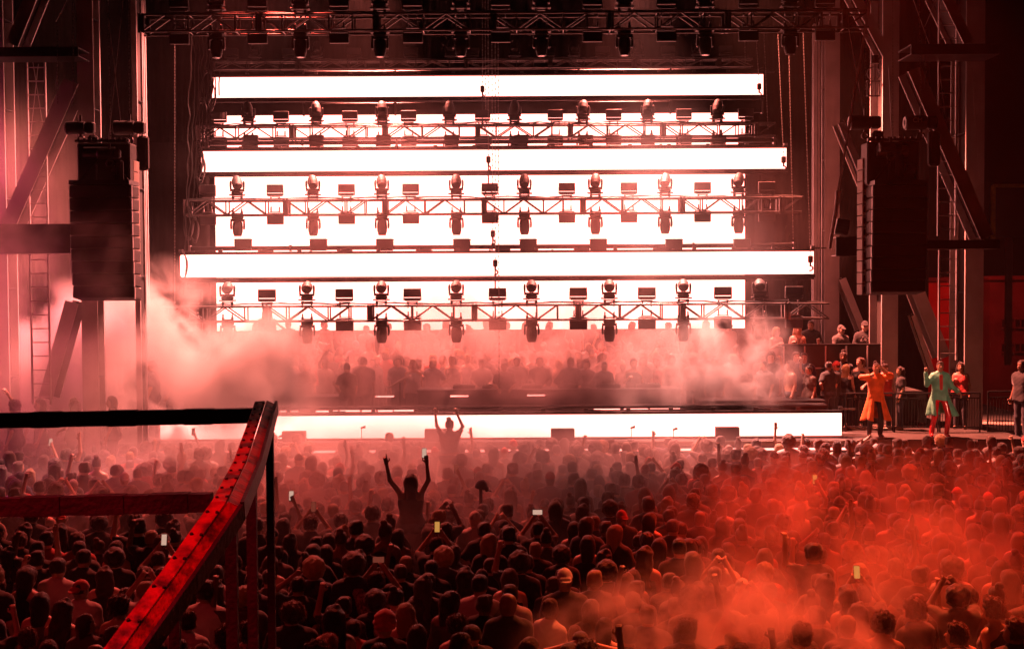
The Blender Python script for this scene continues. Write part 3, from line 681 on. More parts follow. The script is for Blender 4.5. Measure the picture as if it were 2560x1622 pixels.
# platform & bar of the dark side
PLZ = 2.4
x0 = P(1955, 862, 33.4).x; x1 = P(2215, 862, 33.4).x
b = MB(); b.box(((x0+x1)/2+.3, 35.2, (PLZ+DECK)/2+.0), (x1-x0+1.6, 3.4, PLZ-DECK)); struct(mkobj('bar_platform', b, M_deck))
r = root('bar_counter', ((x0+x1)/2, 33.3, DECK), 'dark bar counter with leaning guests beside the LED wall', 'counter'); w = x1-x0
ztp = P(2085, 864, 33.3).z; h = ztp-DECK
b = MB(); b.box((0, 0, h/2), (w, .06, h)); part('front_panel', b, M_skirt, r); b = MB(); b.box((0, .12, h+.02), (w+.1, .42, .04)); part('top', b, M_black, r)
b = MB(); b.cyl((-w/2, -.12, h*.72), (w/2, -.12, h*.72), .02); b.cyl((-w/2, -.12, h*.36), (w/2, -.12, h*.36), .02)
for i in range(6): b.cyl((-w/2+w*i/5, -.12, 0), (-w/2+w*i/5, -.12, h), .02)
part('rail', b, M_steel, r)
for i, (u, lab) in enumerate(((2048, 'clear plastic cup of drink on the bar counter'), (1998, 'small cup on the counter beside the blonde pair'))):
    p = P(u, 860, 33.3); b = MB(); b.cyl((0, 0, 0), (0, 0, .14), .035, .045, 12); o = tag(mkobj('drink_cup', b, M_pale, None, (p.x, 33.4, ztp+.041)), lab, 'cup', 'drinks on the bar')
# crowd barriers on the dark side of the stage
def barrier(u0, u1, vT, Y, z0, label, nb=14, mid=True):
    a = P(u0, vT, Y); c = P(u1, vT, Y); w = c.x-a.x; h = (a.z+c.z)/2-z0
    r = root('crowd_barrier', ((a.x+c.x)/2, Y, z0), label, 'barrier', 'metal crowd barriers'); b = MB()
    b.cyl((-w/2, 0, h), (w/2, 0, h), .022); b.cyl((-w/2, 0, .12), (w/2, 0, .12), .018); b.cyl((-w/2, 0, 0), (-w/2, 0, h), .022); b.cyl((w/2, 0, 0), (w/2, 0, h), .022)
    if mid: b.cyl((-w/2, 0, h*.87), (w/2, 0, h*.87), .016)
    part('frame', b, M_black, r)
    for i in range(nb):
        x = -w/2 + w*(i+1)/(nb+1); b = MB(); b.cyl((x, 0, .12), (x, 0, h*.87 if mid else h), .009, n=5); part('bar', b, M_black, r)
barrier(2115, 2232, 983, 31.6, DECK, 'barrier behind the orange coated dancer')
barrier(2236, 2345, 983, 31.4, DECK, 'barrier between the two dancers')
barrier(2350, 2450, 982, 31.4, DECK, 'barrier behind the green coated dancer')
barrier(2470, 2580, 978, 31.4, 1.5, 'barrier past the outer column')
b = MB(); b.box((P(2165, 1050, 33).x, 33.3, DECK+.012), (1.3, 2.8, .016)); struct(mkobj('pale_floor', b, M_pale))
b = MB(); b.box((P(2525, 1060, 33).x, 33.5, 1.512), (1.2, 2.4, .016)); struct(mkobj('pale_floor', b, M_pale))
# left wing side platform
b = MB(); b.box((-13.4, 31.5, .45), (7.0, 8, .9)); struct(mkobj('wing_platform', b, M_deck))

# foreground timber-like steel handrail -----------------------------------------------
def prof_beam(mb, a, c, w, t, up):
    mb.bar(a, c, w, t, up)
r = root('slanted_beam', P(575, 1255, 5.0), 'red lit bolted steel handrail slanting down towards the viewer', 'beam'); L0 = Vector(r.location)
pts = [(664, 1004, 7.4), (618, 1150, 5.9), (566, 1258, 5.0), (445, 1432, 4.55), (250, 1700, 4.0)]
W = [P(*q) - L0 for q in pts]; wd = .115
upn = Vector((0.0, -.35, 1)).normalized()
b1 = MB(); b2 = MB(); b3 = MB(); b4 = MB()
for i, (a, c) in enumerate(zip(W, W[1:])):
    d = (c-a).normalized(); sd = d.cross(upn).normalized(); sd = sd if sd.x > 0 else -sd; nn = sd.cross(d); nn = nn if nn.z > 0 else -nn
    b1.bar(a - sd*wd*.27, c - sd*wd*.27, wd*.50, .012, nn)                # upper flange (worn)
    b2.bar(a + sd*wd*.24 - nn*.010, c + sd*wd*.24 - nn*.010, wd*.46, .012, nn + sd*.55)   # sloping face
    b3.bar(a + sd*wd*.53 - nn*.035, c + sd*wd*.53 - nn*.035, .016, .075, nn)      # dark outer lip
    n = max(2, int((c-a).length/.16))
    for k in range(n):
        q = a + (c-a)*((k+.5)/n)
        for s_ in (-.06, -.40): p0 = q + sd*wd*s_*1.0; b4.cyl(p0 + nn*.004, p0 + nn*.013, .008, .006, 8)
part('top_flange', b1, M_rust, r); part('sloping_face', b2, M_rust, r); part('outer_lip', b3, M_beam, r); part('bolt', b4, M_beam, r)
def fbeam(u0, v0, u1, v1, Y, th, label, name='rail_beam', dep=.06, m=None):
    a = P(u0, v0, Y); c = P(u1, v1, Y); b = MB(); b.bar(a, c, dep, th, (0, 0, 1))
    for k in range(3): q = a + (c-a)*(.2+.27*k); b.bar(q, q + (c-a).normalized()*.16, dep+.004, th+.006, (0, 0, 1))
    return tag(mkobj(name, b, m or M_beam), label, 'beam', 'dark foreground rails')
fbeam(-60, 1052, 646, 1038, 7.2, .082, 'upper dark rail crossing the pale smoke')
fbeam(-60, 1268, 530, 1254, 5.25, .074, 'lower dark rail crossing the crowd')
def fpost(u, v0, Y, w, label, m=None):
    a = P(u, v0, Y); b = MB(); b.box((0, 0, a.z/2), (w, w*.8, a.z)); b.box((0, 0, a.z-.02), (w*1.25, w, .03)); b.box((0, 0, .01), (w*2.2, w*2.2, .02))
    return tag(mkobj('rail_post', b, m or M_beam, None, (a.x, Y, 0)), label, 'post', 'posts under the foreground handrail')
fpost(674, 1060, 7.35, .042, 'thin dark post under the high end of the handrail')
fpost(628, 1165, 6.0, .046, 'second dark post down the handrail')
fpost(578, 1300, 5.2, .046, 'reddish dark post under the bend of the handrail')
fpost(436, 1470, 4.6, .038, 'short looking post where the handrail nears the bottom')

# ================================================================== PEOPLE (signed distance fields meshed with surface nets)
def noise3(X, Y, Z, f, seed, n=6):
    rs = np.random.RandomState(seed); s = 0
    for i in range(n):
        k = rs.normal(size=3); k = k/np.linalg.norm(k)*f*rs.uniform(.7, 1.4); s = s + np.sin(X*k[0]+Y*k[1]+Z*k[2]+rs.uniform(0, 6.28))
    return s/n*1.6
class Field:
    def __init__(s, lo, hi, h):
        s.h = h; s.lo = np.array(lo, float); n = np.ceil((np.array(hi)-s.lo)/h).astype(int)+1
        s.ax = [(s.lo[i]+np.arange(n[i])*h).astype(np.float32) for i in range(3)]; s.A = np.full(n, 1.0, np.float32)
    def sl(s, lo, hi):
        out = []
        for i in range(3):
            a = int(max(0, math.floor((lo[i]-s.lo[i])/s.h))); b = int(min(s.A.shape[i], math.ceil((hi[i]-s.lo[i])/s.h)+1)); out.append(slice(a, max(a, b)))
        return tuple(out)
    def grid(s, S): return s.ax[0][S[0]][:, None, None], s.ax[1][S[1]][None, :, None], s.ax[2][S[2]][None, None, :]
    def put(s, S, d, k, op='u'):
        A = s.A[S]
        if A.size == 0: return
        if op == 'u':
            if k > 0: hh = np.maximum(k-np.abs(A-d), 0)/k; s.A[S] = np.minimum(A, d) - hh*hh*k*.25
            else: s.A[S] = np.minimum(A, d)
        else:
            if k > 0: hh = np.maximum(k-np.abs(A+d), 0)/k; s.A[S] = np.maximum(A, -d) + hh*hh*k*.25
            else: s.A[S] = np.maximum(A, -d)
    def cone(s, a, b, ra, rb, k=.03, op='u', sy=1.0):
        a = np.array(a, float); b = np.array(b, float); pad = max(ra, rb)*max(1, sy)+k+3*s.h
        S = s.sl(np.minimum(a, b)-pad, np.maximum(a, b)+pad); X, Y, Z = s.grid(S); ba = b-a; L = max(ba@ba, 1e-9)
        px, py, pz = X-a[0], Y-a[1], Z-a[2]; t = np.clip((px*ba[0]+py*ba[1]+pz*ba[2])/L, 0, 1)
        d = np.sqrt((px-t*ba[0])**2+((py-t*ba[1])/sy)**2+(pz-t*ba[2])**2) - (ra+(rb-ra)*t); s.put(S, d, k, op)
    def ell(s, c, r, k=.02, op='u', M=None, seed=None, amp=0, freq=60, p=2.0):
        c = np.array(c, float); r = np.array(r, float); pad = r.max()+k+amp+3*s.h; S = s.sl(c-pad, c+pad); X, Y, Z = s.grid(S); x, y, z = X-c[0], Y-c[1], Z-c[2]
        if M is not None: x, y, z = (M[0][0]*x+M[1][0]*y+M[2][0]*z), (M[0][1]*x+M[1][1]*y+M[2][1]*z), (M[0][2]*x+M[1][2]*y+M[2][2]*z)
        if p == 2.0:
            k0 = np.sqrt((x/r[0])**2+(y/r[1])**2+(z/r[2])**2); k1 = np.sqrt((x/r[0]**2)**2+(y/r[1]**2)**2+(z/r[2]**2)**2)+1e-6
            d = k0*(k0-1)/k1
        else: d = ((np.abs(x/r[0])**p+np.abs(y/r[1])**p+np.abs(z/r[2])**p)**(1/p)-1)*r.mean()
        if amp: d = d - amp*noise3(X, Y, Z, freq, seed)
        s.put(S, d.astype(np.float32), k, op)
    def cut(s, fn):   # keep where fn(X,Y,Z) < 0
        X, Y, Z = s.grid((slice(None),)*3); s.A = np.maximum(s.A, fn(X, Y, Z)+0*s.A)
    def disp(s, amp, f, seed):
        X, Y, Z = s.grid((slice(None),)*3); s.A = s.A + (amp*noise3(X, Y, Z, f, seed)).astype(np.float32)
    def net(s):
        A = s.A; m = A < 0; n = np.array(A.shape)
        c = [m[i:n[0]-1+i, j:n[1]-1+j, k:n[2]-1+k] for i in (0, 1) for j in (0, 1) for k in (0, 1)]
        cnt = sum(x.astype(np.int8) for x in c); act = (cnt > 0) & (cnt < 8); ii = np.argwhere(act)
        if len(ii) == 0: return np.zeros((0, 3)), np.zeros((0, 4), int)
        idx = np.full(act.shape, -1, np.int64); idx[act] = np.arange(len(ii))
        off = np.array([(i, j, k) for i in (0, 1) for j in (0, 1) for k in (0, 1)])
        vals = np.stack([A[ii[:, 0]+o[0], ii[:, 1]+o[1], ii[:, 2]+o[2]] for o in off], 1)
        acc = np.zeros((len(ii), 3)); num = np.zeros(len(ii))
        for a in range(8):
            for b in range(a+1, 8):
                if np.abs(off[a]-off[b]).sum() != 1: continue
                va, vb = vals[:, a], vals[:, b]; x = (va < 0) != (vb < 0); t = np.where(x, va/np.where(x, va-vb, 1), 0)
                acc += np.where(x[:, None], off[a]+(off[b]-off[a])*t[:, None], 0); num += x
        V = s.lo + (ii + acc/num[:, None])*s.h; Fs = []
        for ax in range(3):
            sa = [slice(None)]*3; sb = [slice(None)]*3; sa[ax] = slice(0, n[ax]-1); sb[ax] = slice(1, n[ax])
            p = m[tuple(sa)]; q = m[tuple(sb)]; e = np.argwhere(p != q); o1, o2 = [(1, 2), (2, 0), (0, 1)][ax]
            ok = (e[:, o1] > 0) & (e[:, o2] > 0) & (e[:, o1] < n[o1]-1) & (e[:, o2] < n[o2]-1); e = e[ok]; sgn = p[tuple(e.T)]
            def g(d1, d2): t = e.copy(); t[:, o1] -= d1; t[:, o2] -= d2; return idx[tuple(t.T)]
            Q = np.stack([g(0, 0), g(1, 0), g(1, 1), g(0, 1)], 1); Q[~sgn] = Q[~sgn][:, ::-1]; Fs.append(Q)
        return V, np.concatenate(Fs)
def np_mesh(name, V, Q, tris=None, mi=None):
    me = bpy.data.meshes.new(name); nq = len(Q); nt = 0 if tris is None else len(tris)
    me.vertices.add(len(V)); me.vertices.foreach_set('co', np.ascontiguousarray(V, np.float32).ravel())
    loops = Q.ravel() if nt == 0 else np.concatenate([Q.ravel(), tris.ravel()])
    me.loops.add(len(loops)); me.loops.foreach_set('vertex_index', loops.astype(np.int32)); me.polygons.add(nq+nt)
    st = np.arange(nq)*4
    if nt: st = np.concatenate([st, nq*4+np.arange(nt)*3])
    me.polygons.foreach_set('loop_start', st.astype(np.int32)); me.polygons.foreach_set('use_smooth', np.ones(nq+nt, bool))
    if mi is not None: me.polygons.foreach_set('material_index', np.asarray(mi, np.int32))
    me.update(calc_edges=True); me.validate(); return me
def normals(V, Q):
    N = np.zeros_like(V); n = np.cross(V[Q[:, 2]]-V[Q[:, 0]], V[Q[:, 3]]-V[Q[:, 1]])
    for i in range(4): np.add.at(N, Q[:, i], n)
    return N/(np.linalg.norm(N, axis=1)[:, None]+1e-9)
def unit(v): v = np.array(v, float); return v/(np.linalg.norm(v)+1e-9)

ARM = {'down': ((.235, -.03, 1.15), (.25, .06, .90)), 'up': ((.27, .04, 1.70), (.24, .08, 1.95)), 'upwide': ((.36, .02, 1.64), (.36, .05, 1.90)),
       'phone': ((.27, .20, 1.50), (.09, .30, 1.73)), 'phonehi': ((.25, .12, 1.66), (.12, .20, 1.90)), 'fist': ((.34, .10, 1.52), (.30, .16, 1.78)),
       'front': ((.26, .03, 1.16), (.15, .27, 1.08)), 'drink': ((.25, .03, 1.16), (.10, .22, 1.29)), 'shade': ((.37, .10, 1.52), (.13, .14, 1.70)),
       'hip': ((.34, -.08, 1.18), (.19, .02, 1.02)), 'behindhead': ((.36, -.02, 1.54), (.12, -.06, 1.63)), 'out': ((.42, .05, 1.33), (.60, .12, 1.50))}
HANDROT = {}
def hand(Fd, w, d, n, kind, side):
    """w wrist, d direction of the hand, n palm normal"""
    d = unit(d); n = unit(np.array(n)-np.dot(n, d)*d); s = np.cross(d, n)*side; pal = w + d*.045
    Fd.cone(w, w+d*.03, .026, .03, .02, sy=1)
    for t in (-.022, -.007, .008, .022): Fd.cone(w+d*.02+s*t*.7, w+d*.082+s*t, .015, .0135, .012)
    L = [.062, .074, .078, .066]
    for i, t in enumerate((-.027, -.009, .009, .027)):
        b = w+d*.085+s*t; bend = {'open': .12, 'relax': .7, 'grip': 1.15, 'fist': 1.5}.get(kind, .7)
        if kind == 'point': bend = .03 if i == 2 or i == 3 else 1.5
        if kind == 'point' and i == 2: bend = 1.5
        spr = s*(t*(3.2 if kind == 'open' else .6)); c = b; dd = d
        for j, f in enumerate((.45, .32, .25)):
            an = bend*(.55+.6*j)
            dd = unit((d+spr)*math.cos(an) + n*math.sin(an)); e = c+dd*L[i]*f; Fd.cone(c, e, .0098-.0006*j, .0092-.0006*j, .004); c = e
    b = w+d*.025+s*.03; m = b+unit(d*.55+s*.8+n*.3)*.04; Fd.cone(b, m, .014, .0115, .01); Fd.cone(m, m+unit(d*.9+s*(.3 if kind == 'open' else -.2)+n*.4)*.032, .011, .009, .005)
def rotm(yaw, pitch=0, roll=0): return np.array(Euler((pitch, roll, yaw)).to_matrix())
def figure(name, arms=('down', 'down'), hands=('relax', 'relax'), yaw=0, pitch=0, fem=False, top='tee', sit=False, h=.0095, lean=0, legs=None, tw=.0, low=False, bottom='trousers', armpts=None):
    hp = 'open'
    sw = .165 if fem else .19; rA = .040 if fem else .048
    J = {}
    zt = 2.3 if any(a in ('up', 'upwide', 'phonehi', 'fist', 'phone') for a in arms) or armpts else 1.86
    lo = (-.75, -.34, -.02), (.75, .52, zt)
    xm = .74 if 'out' in arms or armpts else .50
    lo = ((-xm, -.32, -.02 if not sit else .25), (xm, .62 if sit else .50, zt))
    B = Field(lo[0], lo[1], h); T = []   # torso prims
    hips = .105 if fem else .09
    tors = [((-hips, 0, .95), (hips, 0, .95), .125 if fem else .115, None, .05), ((-.06, .0, 1.08), (.06, .0, 1.08), .098 if fem else .115, None, .08),
            ((-.075, 0, 1.22), (.075, 0, 1.22), .10 if fem else .118, None, .08), ((-.09, .0, 1.33), (.09, .0, 1.33), .10 if fem else .12, None, .06), ((-sw+.05, -.01, 1.385), (sw-.05, -.01, 1.385), .07, None, .07),
            ((-sw+.04, -.01, 1.40), (0, -.01, 1.485), .052, None, .06), ((sw-.04, -.01, 1.40), (0, -.01, 1.485), .052, None, .06)]
    sg = {0: -1, 1: 1}; SH = {}; 
    arm = {}
    for i in (0, 1):
        e, w_ = (armpts[i] if armpts else ARM[arms[i]]); s = sg[i]; k_ = .93 if fem else 1
        e = np.array((e[0]*s*k_, e[1], e[2])); w_ = np.array((w_[0]*s*k_, w_[1], w_[2])); arm[i] = (np.array((s*(sw-.01), 0, 1.39 + (.04 if e[2] > 1.45 else 0))), e, w_)
    hc = np.array((0, .015, 1.635)) + np.array((.0, .02*math.sin(pitch)*-1, 0)); RM = rotm(yaw, pitch)
    if low: tn = 0
    for a, b, r, r2, k in tors: B.cone(a, b, r, r, k)
    if fem:
        for s in (-1, 1): B.ell((s*.075, .085, 1.27), (.06, .055, .065), .03)
    for s in (-1, 1): B.ell((s*.075, -.075, .92), (.085, .08, .09), .04)
    B.cone((0, -.01, 1.46), (0, .005, 1.57), .058 if not fem else .048, .052 if not fem else .045, .035)
    def hpnt(x, y, z): return hc + RM @ np.array((x, y, z))
    B.ell(hc, (.077, .096, .108), .02, M=RM.tolist(), p=2.5); B.ell(hpnt(0, .03, -.06), (.056, .062, .062), .03, M=RM.tolist())
    B.cone(hpnt(0, .088, .01), hpnt(0, .112, -.028), .008, .014, .012)
    for s in (-1, 1):
        B.ell(hpnt(s*.078, -.005, -.01), (.010, .024, .033), .006, M=RM.tolist()); B.ell(hpnt(s*.032, .098, .018), (.018, .016, .011), .012, 's', M=RM.tolist())
    B.cone(hpnt(-.02, .094, -.062), hpnt(.02, .094, -.062), .009, .009, .008)
    for i in (0, 1):
        a, e, w_ = arm[i]; B.cone(a, e, rA*1.18, rA*.88, .05); B.cone(e, w_, rA*.88, rA*.62, .015); kd = hands[i]
        d = unit(w_-e); n = np.array((-sg[i]*.6, .5, 0)) if w_[2] < 1.4 else np.array((0, 1, .0)); 
        if arms[i] in ('front',): d = unit(d+np.array((0, .2, -.3))); n = np.array((0, 0, -1))
        hand(B, w_, d, n, kd, sg[i] if w_[2] < 1.4 else -sg[i]*-1)
    lg = legs or ({0: ((-.10, 0, .92), (-.11, .02, .50), (-.115, -.01, .09)), 1: ((.10, 0, .92), (.11, .02, .50), (.115, -.01, .09))})
    if sit: lg = {0: ((-.10, .02, .93), (-.17, .40, .90), (-.14, .44, .46)), 1: ((.10, .02, .93), (.17, .40, .90), (.14, .44, .46))}
    for i in (0, 1):
        a, kn, an = [np.array(q, float) for q in lg[i]]; B.cone(a, kn, .085, .056, .04); B.cone(kn, kn+(an-kn)*.35+np.array((0, -.012, 0)), .054, .056, .03); B.cone(kn+(an-kn)*.35, an, .054, .036, .03)
        toe = an+np.array((.02*sg[i], .15, -.045)) if not sit else an+np.array((0, .08, -.12)); B.cone(an+np.array((0, -.02, -.04)), toe, .04, .033, .02)
    V, Q = B.net(); res = {}
    if not low:
        E = MB()
        for s in (-1, 1):
            c = hpnt(s*.032, .088, .018)
            # small icosphere-like eye
            n = 6
            for a in range(n):
                for b_ in range(4):
                    pass
            E.cyl(c, c + RM @ np.array((0, .007, 0)), .010, .006, 8)
        ev = np.array(E.v); base = len(V); quads = np.array([f for f in E.f if len(f) == 4])+base
        tr = []
        for f in E.f:
            if len(f) == 8: tr += [(f[0], f[i], f[i+1]) for i in range(1, 7)]
        tr = np.array(tr)+base
        V2 = np.concatenate([V, ev]); Q2 = np.concatenate([Q, quads]); mi = np.concatenate([np.zeros(len(Q)), np.ones(len(quads)), np.ones(len(tr))])
        res['body'] = np_mesh(name+'_body', V2, Q2, tr, mi); res['body'].materials.append(M_skin[0]); res['body'].materials.append(M_eye)
    else: res['body'] = (V, Q)
    # garments
    def garment(kind):
        G = Field(lo[0], lo[1], h*1.15); o = .016
        if kind in ('tee', 'tank', 'long', 'coat', 'crop'):
            for a, b, r, r2, k in tors[:7 if kind != 'tank' else 4]: G.cone(a, b, r+o, r+o, k)
            if kind == 'tank':
                for s in (-1, 1): G.cone((s*.09, .02, 1.3), (s*.095, 0, 1.49), .05, .028, .05)
            
            if fem:
                for s in (-1, 1): G.ell((s*.075, .085, 1.27), (.072, .067, .077), .03)
            if kind != 'tank':
                for i in (0, 1):
                    a, e, w_ = arm[i]
                    if kind in ('long', 'coat'): G.cone(a, e, rA*1.18+o, rA+o+.004, .05); G.cone(e, e+(w_-e)*.93, rA+o, rA*.62+o+.004, .02)
                    else: c = a+(e-a)*.62; G.cone(a, c, rA*1.18+o+.004, rA+o+.012, .05)
            zb = {'tee': .86, 'tank': .90, 'long': .86, 'coat': .8, 'crop': 1.06}[kind]
            G.cone((-hips, 0, .86), (hips, 0, .86), .125+o, .125+o, .05) if kind != 'crop' else None
            G.disp(.006, 26, 5); G.disp(.003, 60, 9)
            G.cut(lambda X, Y, Z: zb - Z + .012*np.sin(X*14))
            G.cut(lambda X, Y, Z: (Z-1.53) if kind != 'tank' else (Z-1.47))
            if kind != 'tank':
                c0 = np.array((0, .02, 1.55)); X, Y, Z = G.grid((slice(None),)*3); G.A = np.where(Z > 1.44, np.maximum(G.A, .062-np.sqrt((X-c0[0])**2+(Y-c0[1])**2+((Z-c0[2])*.8)**2)), G.A)
        if kind in ('trousers', 'skirt'):
            o = .012; G.cone((-hips, 0, .95), (hips, 0, .95), .125+o-(.01 if not fem else 0), .125+o-(.01 if not fem else 0), .05)
            for s in (-1, 1): G.ell((s*.075, -.075, .92), (.085+o, .08+o, .09+o), .04)
            for i in (0, 1):
                a, kn, an = [np.array(q, float) for q in lg[i]]; G.cone(a, kn, .085+o, .06+o, .04); G.cone(kn, an, .062+o, .05+o, .02)
            G.disp(.004, 30, 8); G.cut(lambda X, Y, Z: Z-1.0)
        return G.net()
    if top: g_ = garment(top); res['shirt'] = g_ if low else np_mesh(name+'_shirt', *g_)
    if bottom: g_ = garment(bottom); res['trousers'] = g_ if low else np_mesh(name+'_trousers', *g_)
    res['head'] = hc; res['hrot'] = (yaw, pitch); res['wrist'] = {i: (arm[i][2], unit(arm[i][2]-arm[i][1])) for i in (0, 1)}
    return res

def hairmesh(kind, h=.008, low=False, strands=260):
    G = Field((-.24, -.26, -.62), (.24, .22, .28), h)
    face = lambda X, Y, Z: (Y - .035 - np.maximum(0, Z-.015)*.9)          # keep behind the face
    if kind == 'short': G.ell((0, -.006, .008), (.090, .108, .118), .02, p=2.5, seed=1, amp=.003, freq=110); G.cut(face); G.cut(lambda X, Y, Z: -.055-Z + .25*np.maximum(0, Y))
    elif kind == 'crop': G.ell((0, -.004, .006), (.085, .104, .114), .02, p=2.5); G.cut(face); G.cut(lambda X, Y, Z: -.035-Z)
    elif kind == 'tousled': G.ell((0, -.004, .012), (.098, .115, .124), .02, p=2.4, seed=4, amp=.011, freq=60); G.cut(face); G.cut(lambda X, Y, Z: -.065-Z)
    elif kind == 'curly': G.ell((0, -.01, .02), (.112, .122, .128), .02, p=2.3, seed=6, amp=.014, freq=85); G.cut(face); G.cut(lambda X, Y, Z: -.075-Z)
    elif kind == 'afro': G.ell((0, -.015, .035), (.142, .142, .145), .02, seed=8, amp=.012, freq=90); G.cut(lambda X, Y, Z: Y-.05-np.maximum(0, Z-.03)*1.2); G.cut(lambda X, Y, Z: -.11-Z)
    elif kind in ('long', 'wavy', 'veil'):
        a = .010 if kind == 'wavy' else .003; G.ell((0, -.008, .008), (.098, .112, .116), .03, p=2.5, seed=3, amp=a, freq=60)
        L = -.34 if kind != 'wavy' else -.42
        for s in (-1, 0, 1): G.cone((s*.055, -.05, -.02), (s*(.085 if kind == 'wavy' else .06), -.085, L+.05*abs(s)), .055, .035 if kind != 'wavy' else .05, .05)
        G.disp(.004 if kind == 'long' else .009, 45, 2); G.cut(lambda X, Y, Z: (Y - .03 - np.maximum(0, Z-.015)*.9))
    elif kind == 'ponytail': G.ell((0, -.004, .006), (.085, .104, .114), .02, p=2.5); G.cut(face); G.cut(lambda X, Y, Z: -.06-Z); G.cone((0, -.1, .05), (0, -.15, .02), .035, .035, .02); G.cone((0, -.15, .02), (.01, -.13, -.25), .035, .018, .03); G.disp(.003, 70, 2)
    elif kind == 'bun': G.ell((0, -.004, .006), (.085, .104, .114), .02, p=2.5); G.cut(face); G.cut(lambda X, Y, Z: -.05-Z); G.ell((0, -.06, .135), (.05, .05, .045), .015, seed=2, amp=.004, freq=90)
    elif kind == 'cap':
        G.ell((0, -.006, .022), (.090, .108, .115), .01); G.cut(lambda X, Y, Z: .012-Z); G.cone((-.035, .09, .02), (.035, .09, .02), .035, .035, .01); X, Y, Z = G.grid((slice(None),)*3)
        G.A = np.minimum(G.A, np.maximum(np.sqrt((X/.8)**2+(Y-.09)**2)-.085, np.abs(Z-.022+.25*np.maximum(0, Y-.09))-.007)); G.cone((0, 0, .135), (0, 0, .142), .008, .008, .003)
    elif kind == 'bucket':
        G.ell((0, -.004, .03), (.094, .110, .112), .01); G.cut(lambda X, Y, Z: .03-Z); X, Y, Z = G.grid((slice(None),)*3); rr = np.sqrt(X**2+(Y*.9)**2)
        G.A = np.minimum(G.A, np.maximum(np.maximum(rr-.165, .085-rr), np.abs(Z-.035+(rr-.09)*.55)-.007))
    elif kind == 'beanie': G.ell((0, -.004, .022), (.096, .113, .128), .02, seed=3, amp=.002, freq=120); G.cut(lambda X, Y, Z: -.0-Z); G.cone((-.05, 0, .012), (.05, 0, .012), .055, .055, .03) ; X, Y, Z = G.grid((slice(None),)*3); G.A = np.minimum(G.A, np.maximum(np.abs(np.sqrt((X/.098)**2+(Y/.115)**2)-1)*.1-.012, np.abs(Z-.012)-.022))
    elif kind == 'turban': G.ell((0, -.01, .05), (.125, .14, .125), .02); G.ell((0, .0, .10), (.09, .1, .10), .05); X, Y, Z = G.grid((slice(None),)*3); G.A = G.A + (.006*np.sin((Z+.5*np.abs(X))*95)).astype(np.float32); G.cut(lambda X, Y, Z: -.03-Z)
    V, Q = G.net()
    if low: return V, Q
    tr = None
    if kind in ('short', 'tousled', 'curly', 'afro', 'long', 'wavy', 'ponytail', 'bun', 'crop') and strands:
        rs = np.random.RandomState(5); n = {'curly': 1500, 'afro': 1900, 'tousled': 1300, 'crop': 500}.get(kind, 900); N = normals(V, Q); ids = rs.choice(len(V), n); keep = N[ids][:, 1] < .6; ids = ids[keep]
        L = {'curly': .022, 'afro': .026, 'tousled': .022, 'crop': .006, 'short': .012}.get(kind, .016); p = V[ids]; nn = N[ids]; up = nn + rs.normal(size=nn.shape)*.5 + np.array((0, 0, -.25 if kind in ('long', 'wavy') else .1)); up = up/np.linalg.norm(up, axis=1)[:, None]
        sd = np.cross(up, rs.normal(size=nn.shape)); sd = sd/(np.linalg.norm(sd, axis=1)[:, None]+1e-9)*.0028
        tv = np.concatenate([p-sd-nn*.003, p+sd-nn*.003, p+up*L*rs.uniform(.5, 1.2, (len(ids), 1))]); k = len(ids); b0 = len(V)
        tr = np.stack([b0+np.arange(k), b0+k+np.arange(k), b0+2*k+np.arange(k)], 1); V = np.concatenate([V, tv])
    return np_mesh('hair_'+kind, V, Q, tr)

HK = ['short', 'crop', 'tousled', 'curly', 'afro', 'long', 'wavy', 'ponytail', 'bun', 'cap', 'bucket', 'beanie', 'turban']
HAIR = {k: hairmesh(k) for k in HK}
FIG = {
 'm0': figure('m0', yaw=.05), 'm1': figure('m1', ('down', 'front'), yaw=.5, pitch=-.05), 'm2': figure('m2', ('hip', 'down'), yaw=-.45), 'm3': figure('m3', ('front', 'front'), pitch=.1, top='long'),
 'f0': figure('f0', fem=True, top='tank'), 'f1': figure('f1', ('down', 'hip'), fem=True, yaw=.4, top='tee'), 'f2': figure('f2', ('front', 'down'), fem=True, yaw=-.5, pitch=.1, top='tank'),
 'up_r': figure('up_r', ('down', 'up'), ('relax', 'open'), yaw=.1), 'up_l': figure('up_l', ('up', 'down'), ('open', 'relax'), fem=True, top='tank'), 'fist_r': figure('fist_r', ('down', 'fist'), ('relax', 'fist'), yaw=-.1),
 'phone2': figure('phone2', ('phone', 'phone'), ('grip', 'grip')), 'phone1': figure('phone1', ('down', 'phonehi'), ('relax', 'grip'), fem=True, yaw=-.1, top='tee'),
 'both': figure('both', ('upwide', 'upwide'), ('open', 'fist'), fem=True, top='tank'), 'shade': figure('shade', ('shade', 'down'), ('relax', 'relax'), yaw=.1), 'bhead': figure('bhead', ('behindhead', 'behindhead'), ('relax', 'relax')),
 'm4': figure('m4', yaw=.9, pitch=.12), 'f3': figure('f3', ('down', 'hip'), fem=True, yaw=-1.0, top='tee'), 'f4': figure('f4', ('front', 'down'), fem=True, yaw=.15, pitch=-.25, top='tank'), 'm5': figure('m5', ('behindhead', 'down'), yaw=-.8, pitch=-.1),
 'drink': figure('drink', ('down', 'drink'), ('relax', 'grip'), fem=True, yaw=.3, top='tank'), 'dj': figure('dj', ('front', 'front'), ('relax', 'relax'), pitch=-.35), 'dj2': figure('dj2', ('front', 'hip'), ('relax', 'relax'), pitch=-.2, yaw=-.4, top='long'),
}
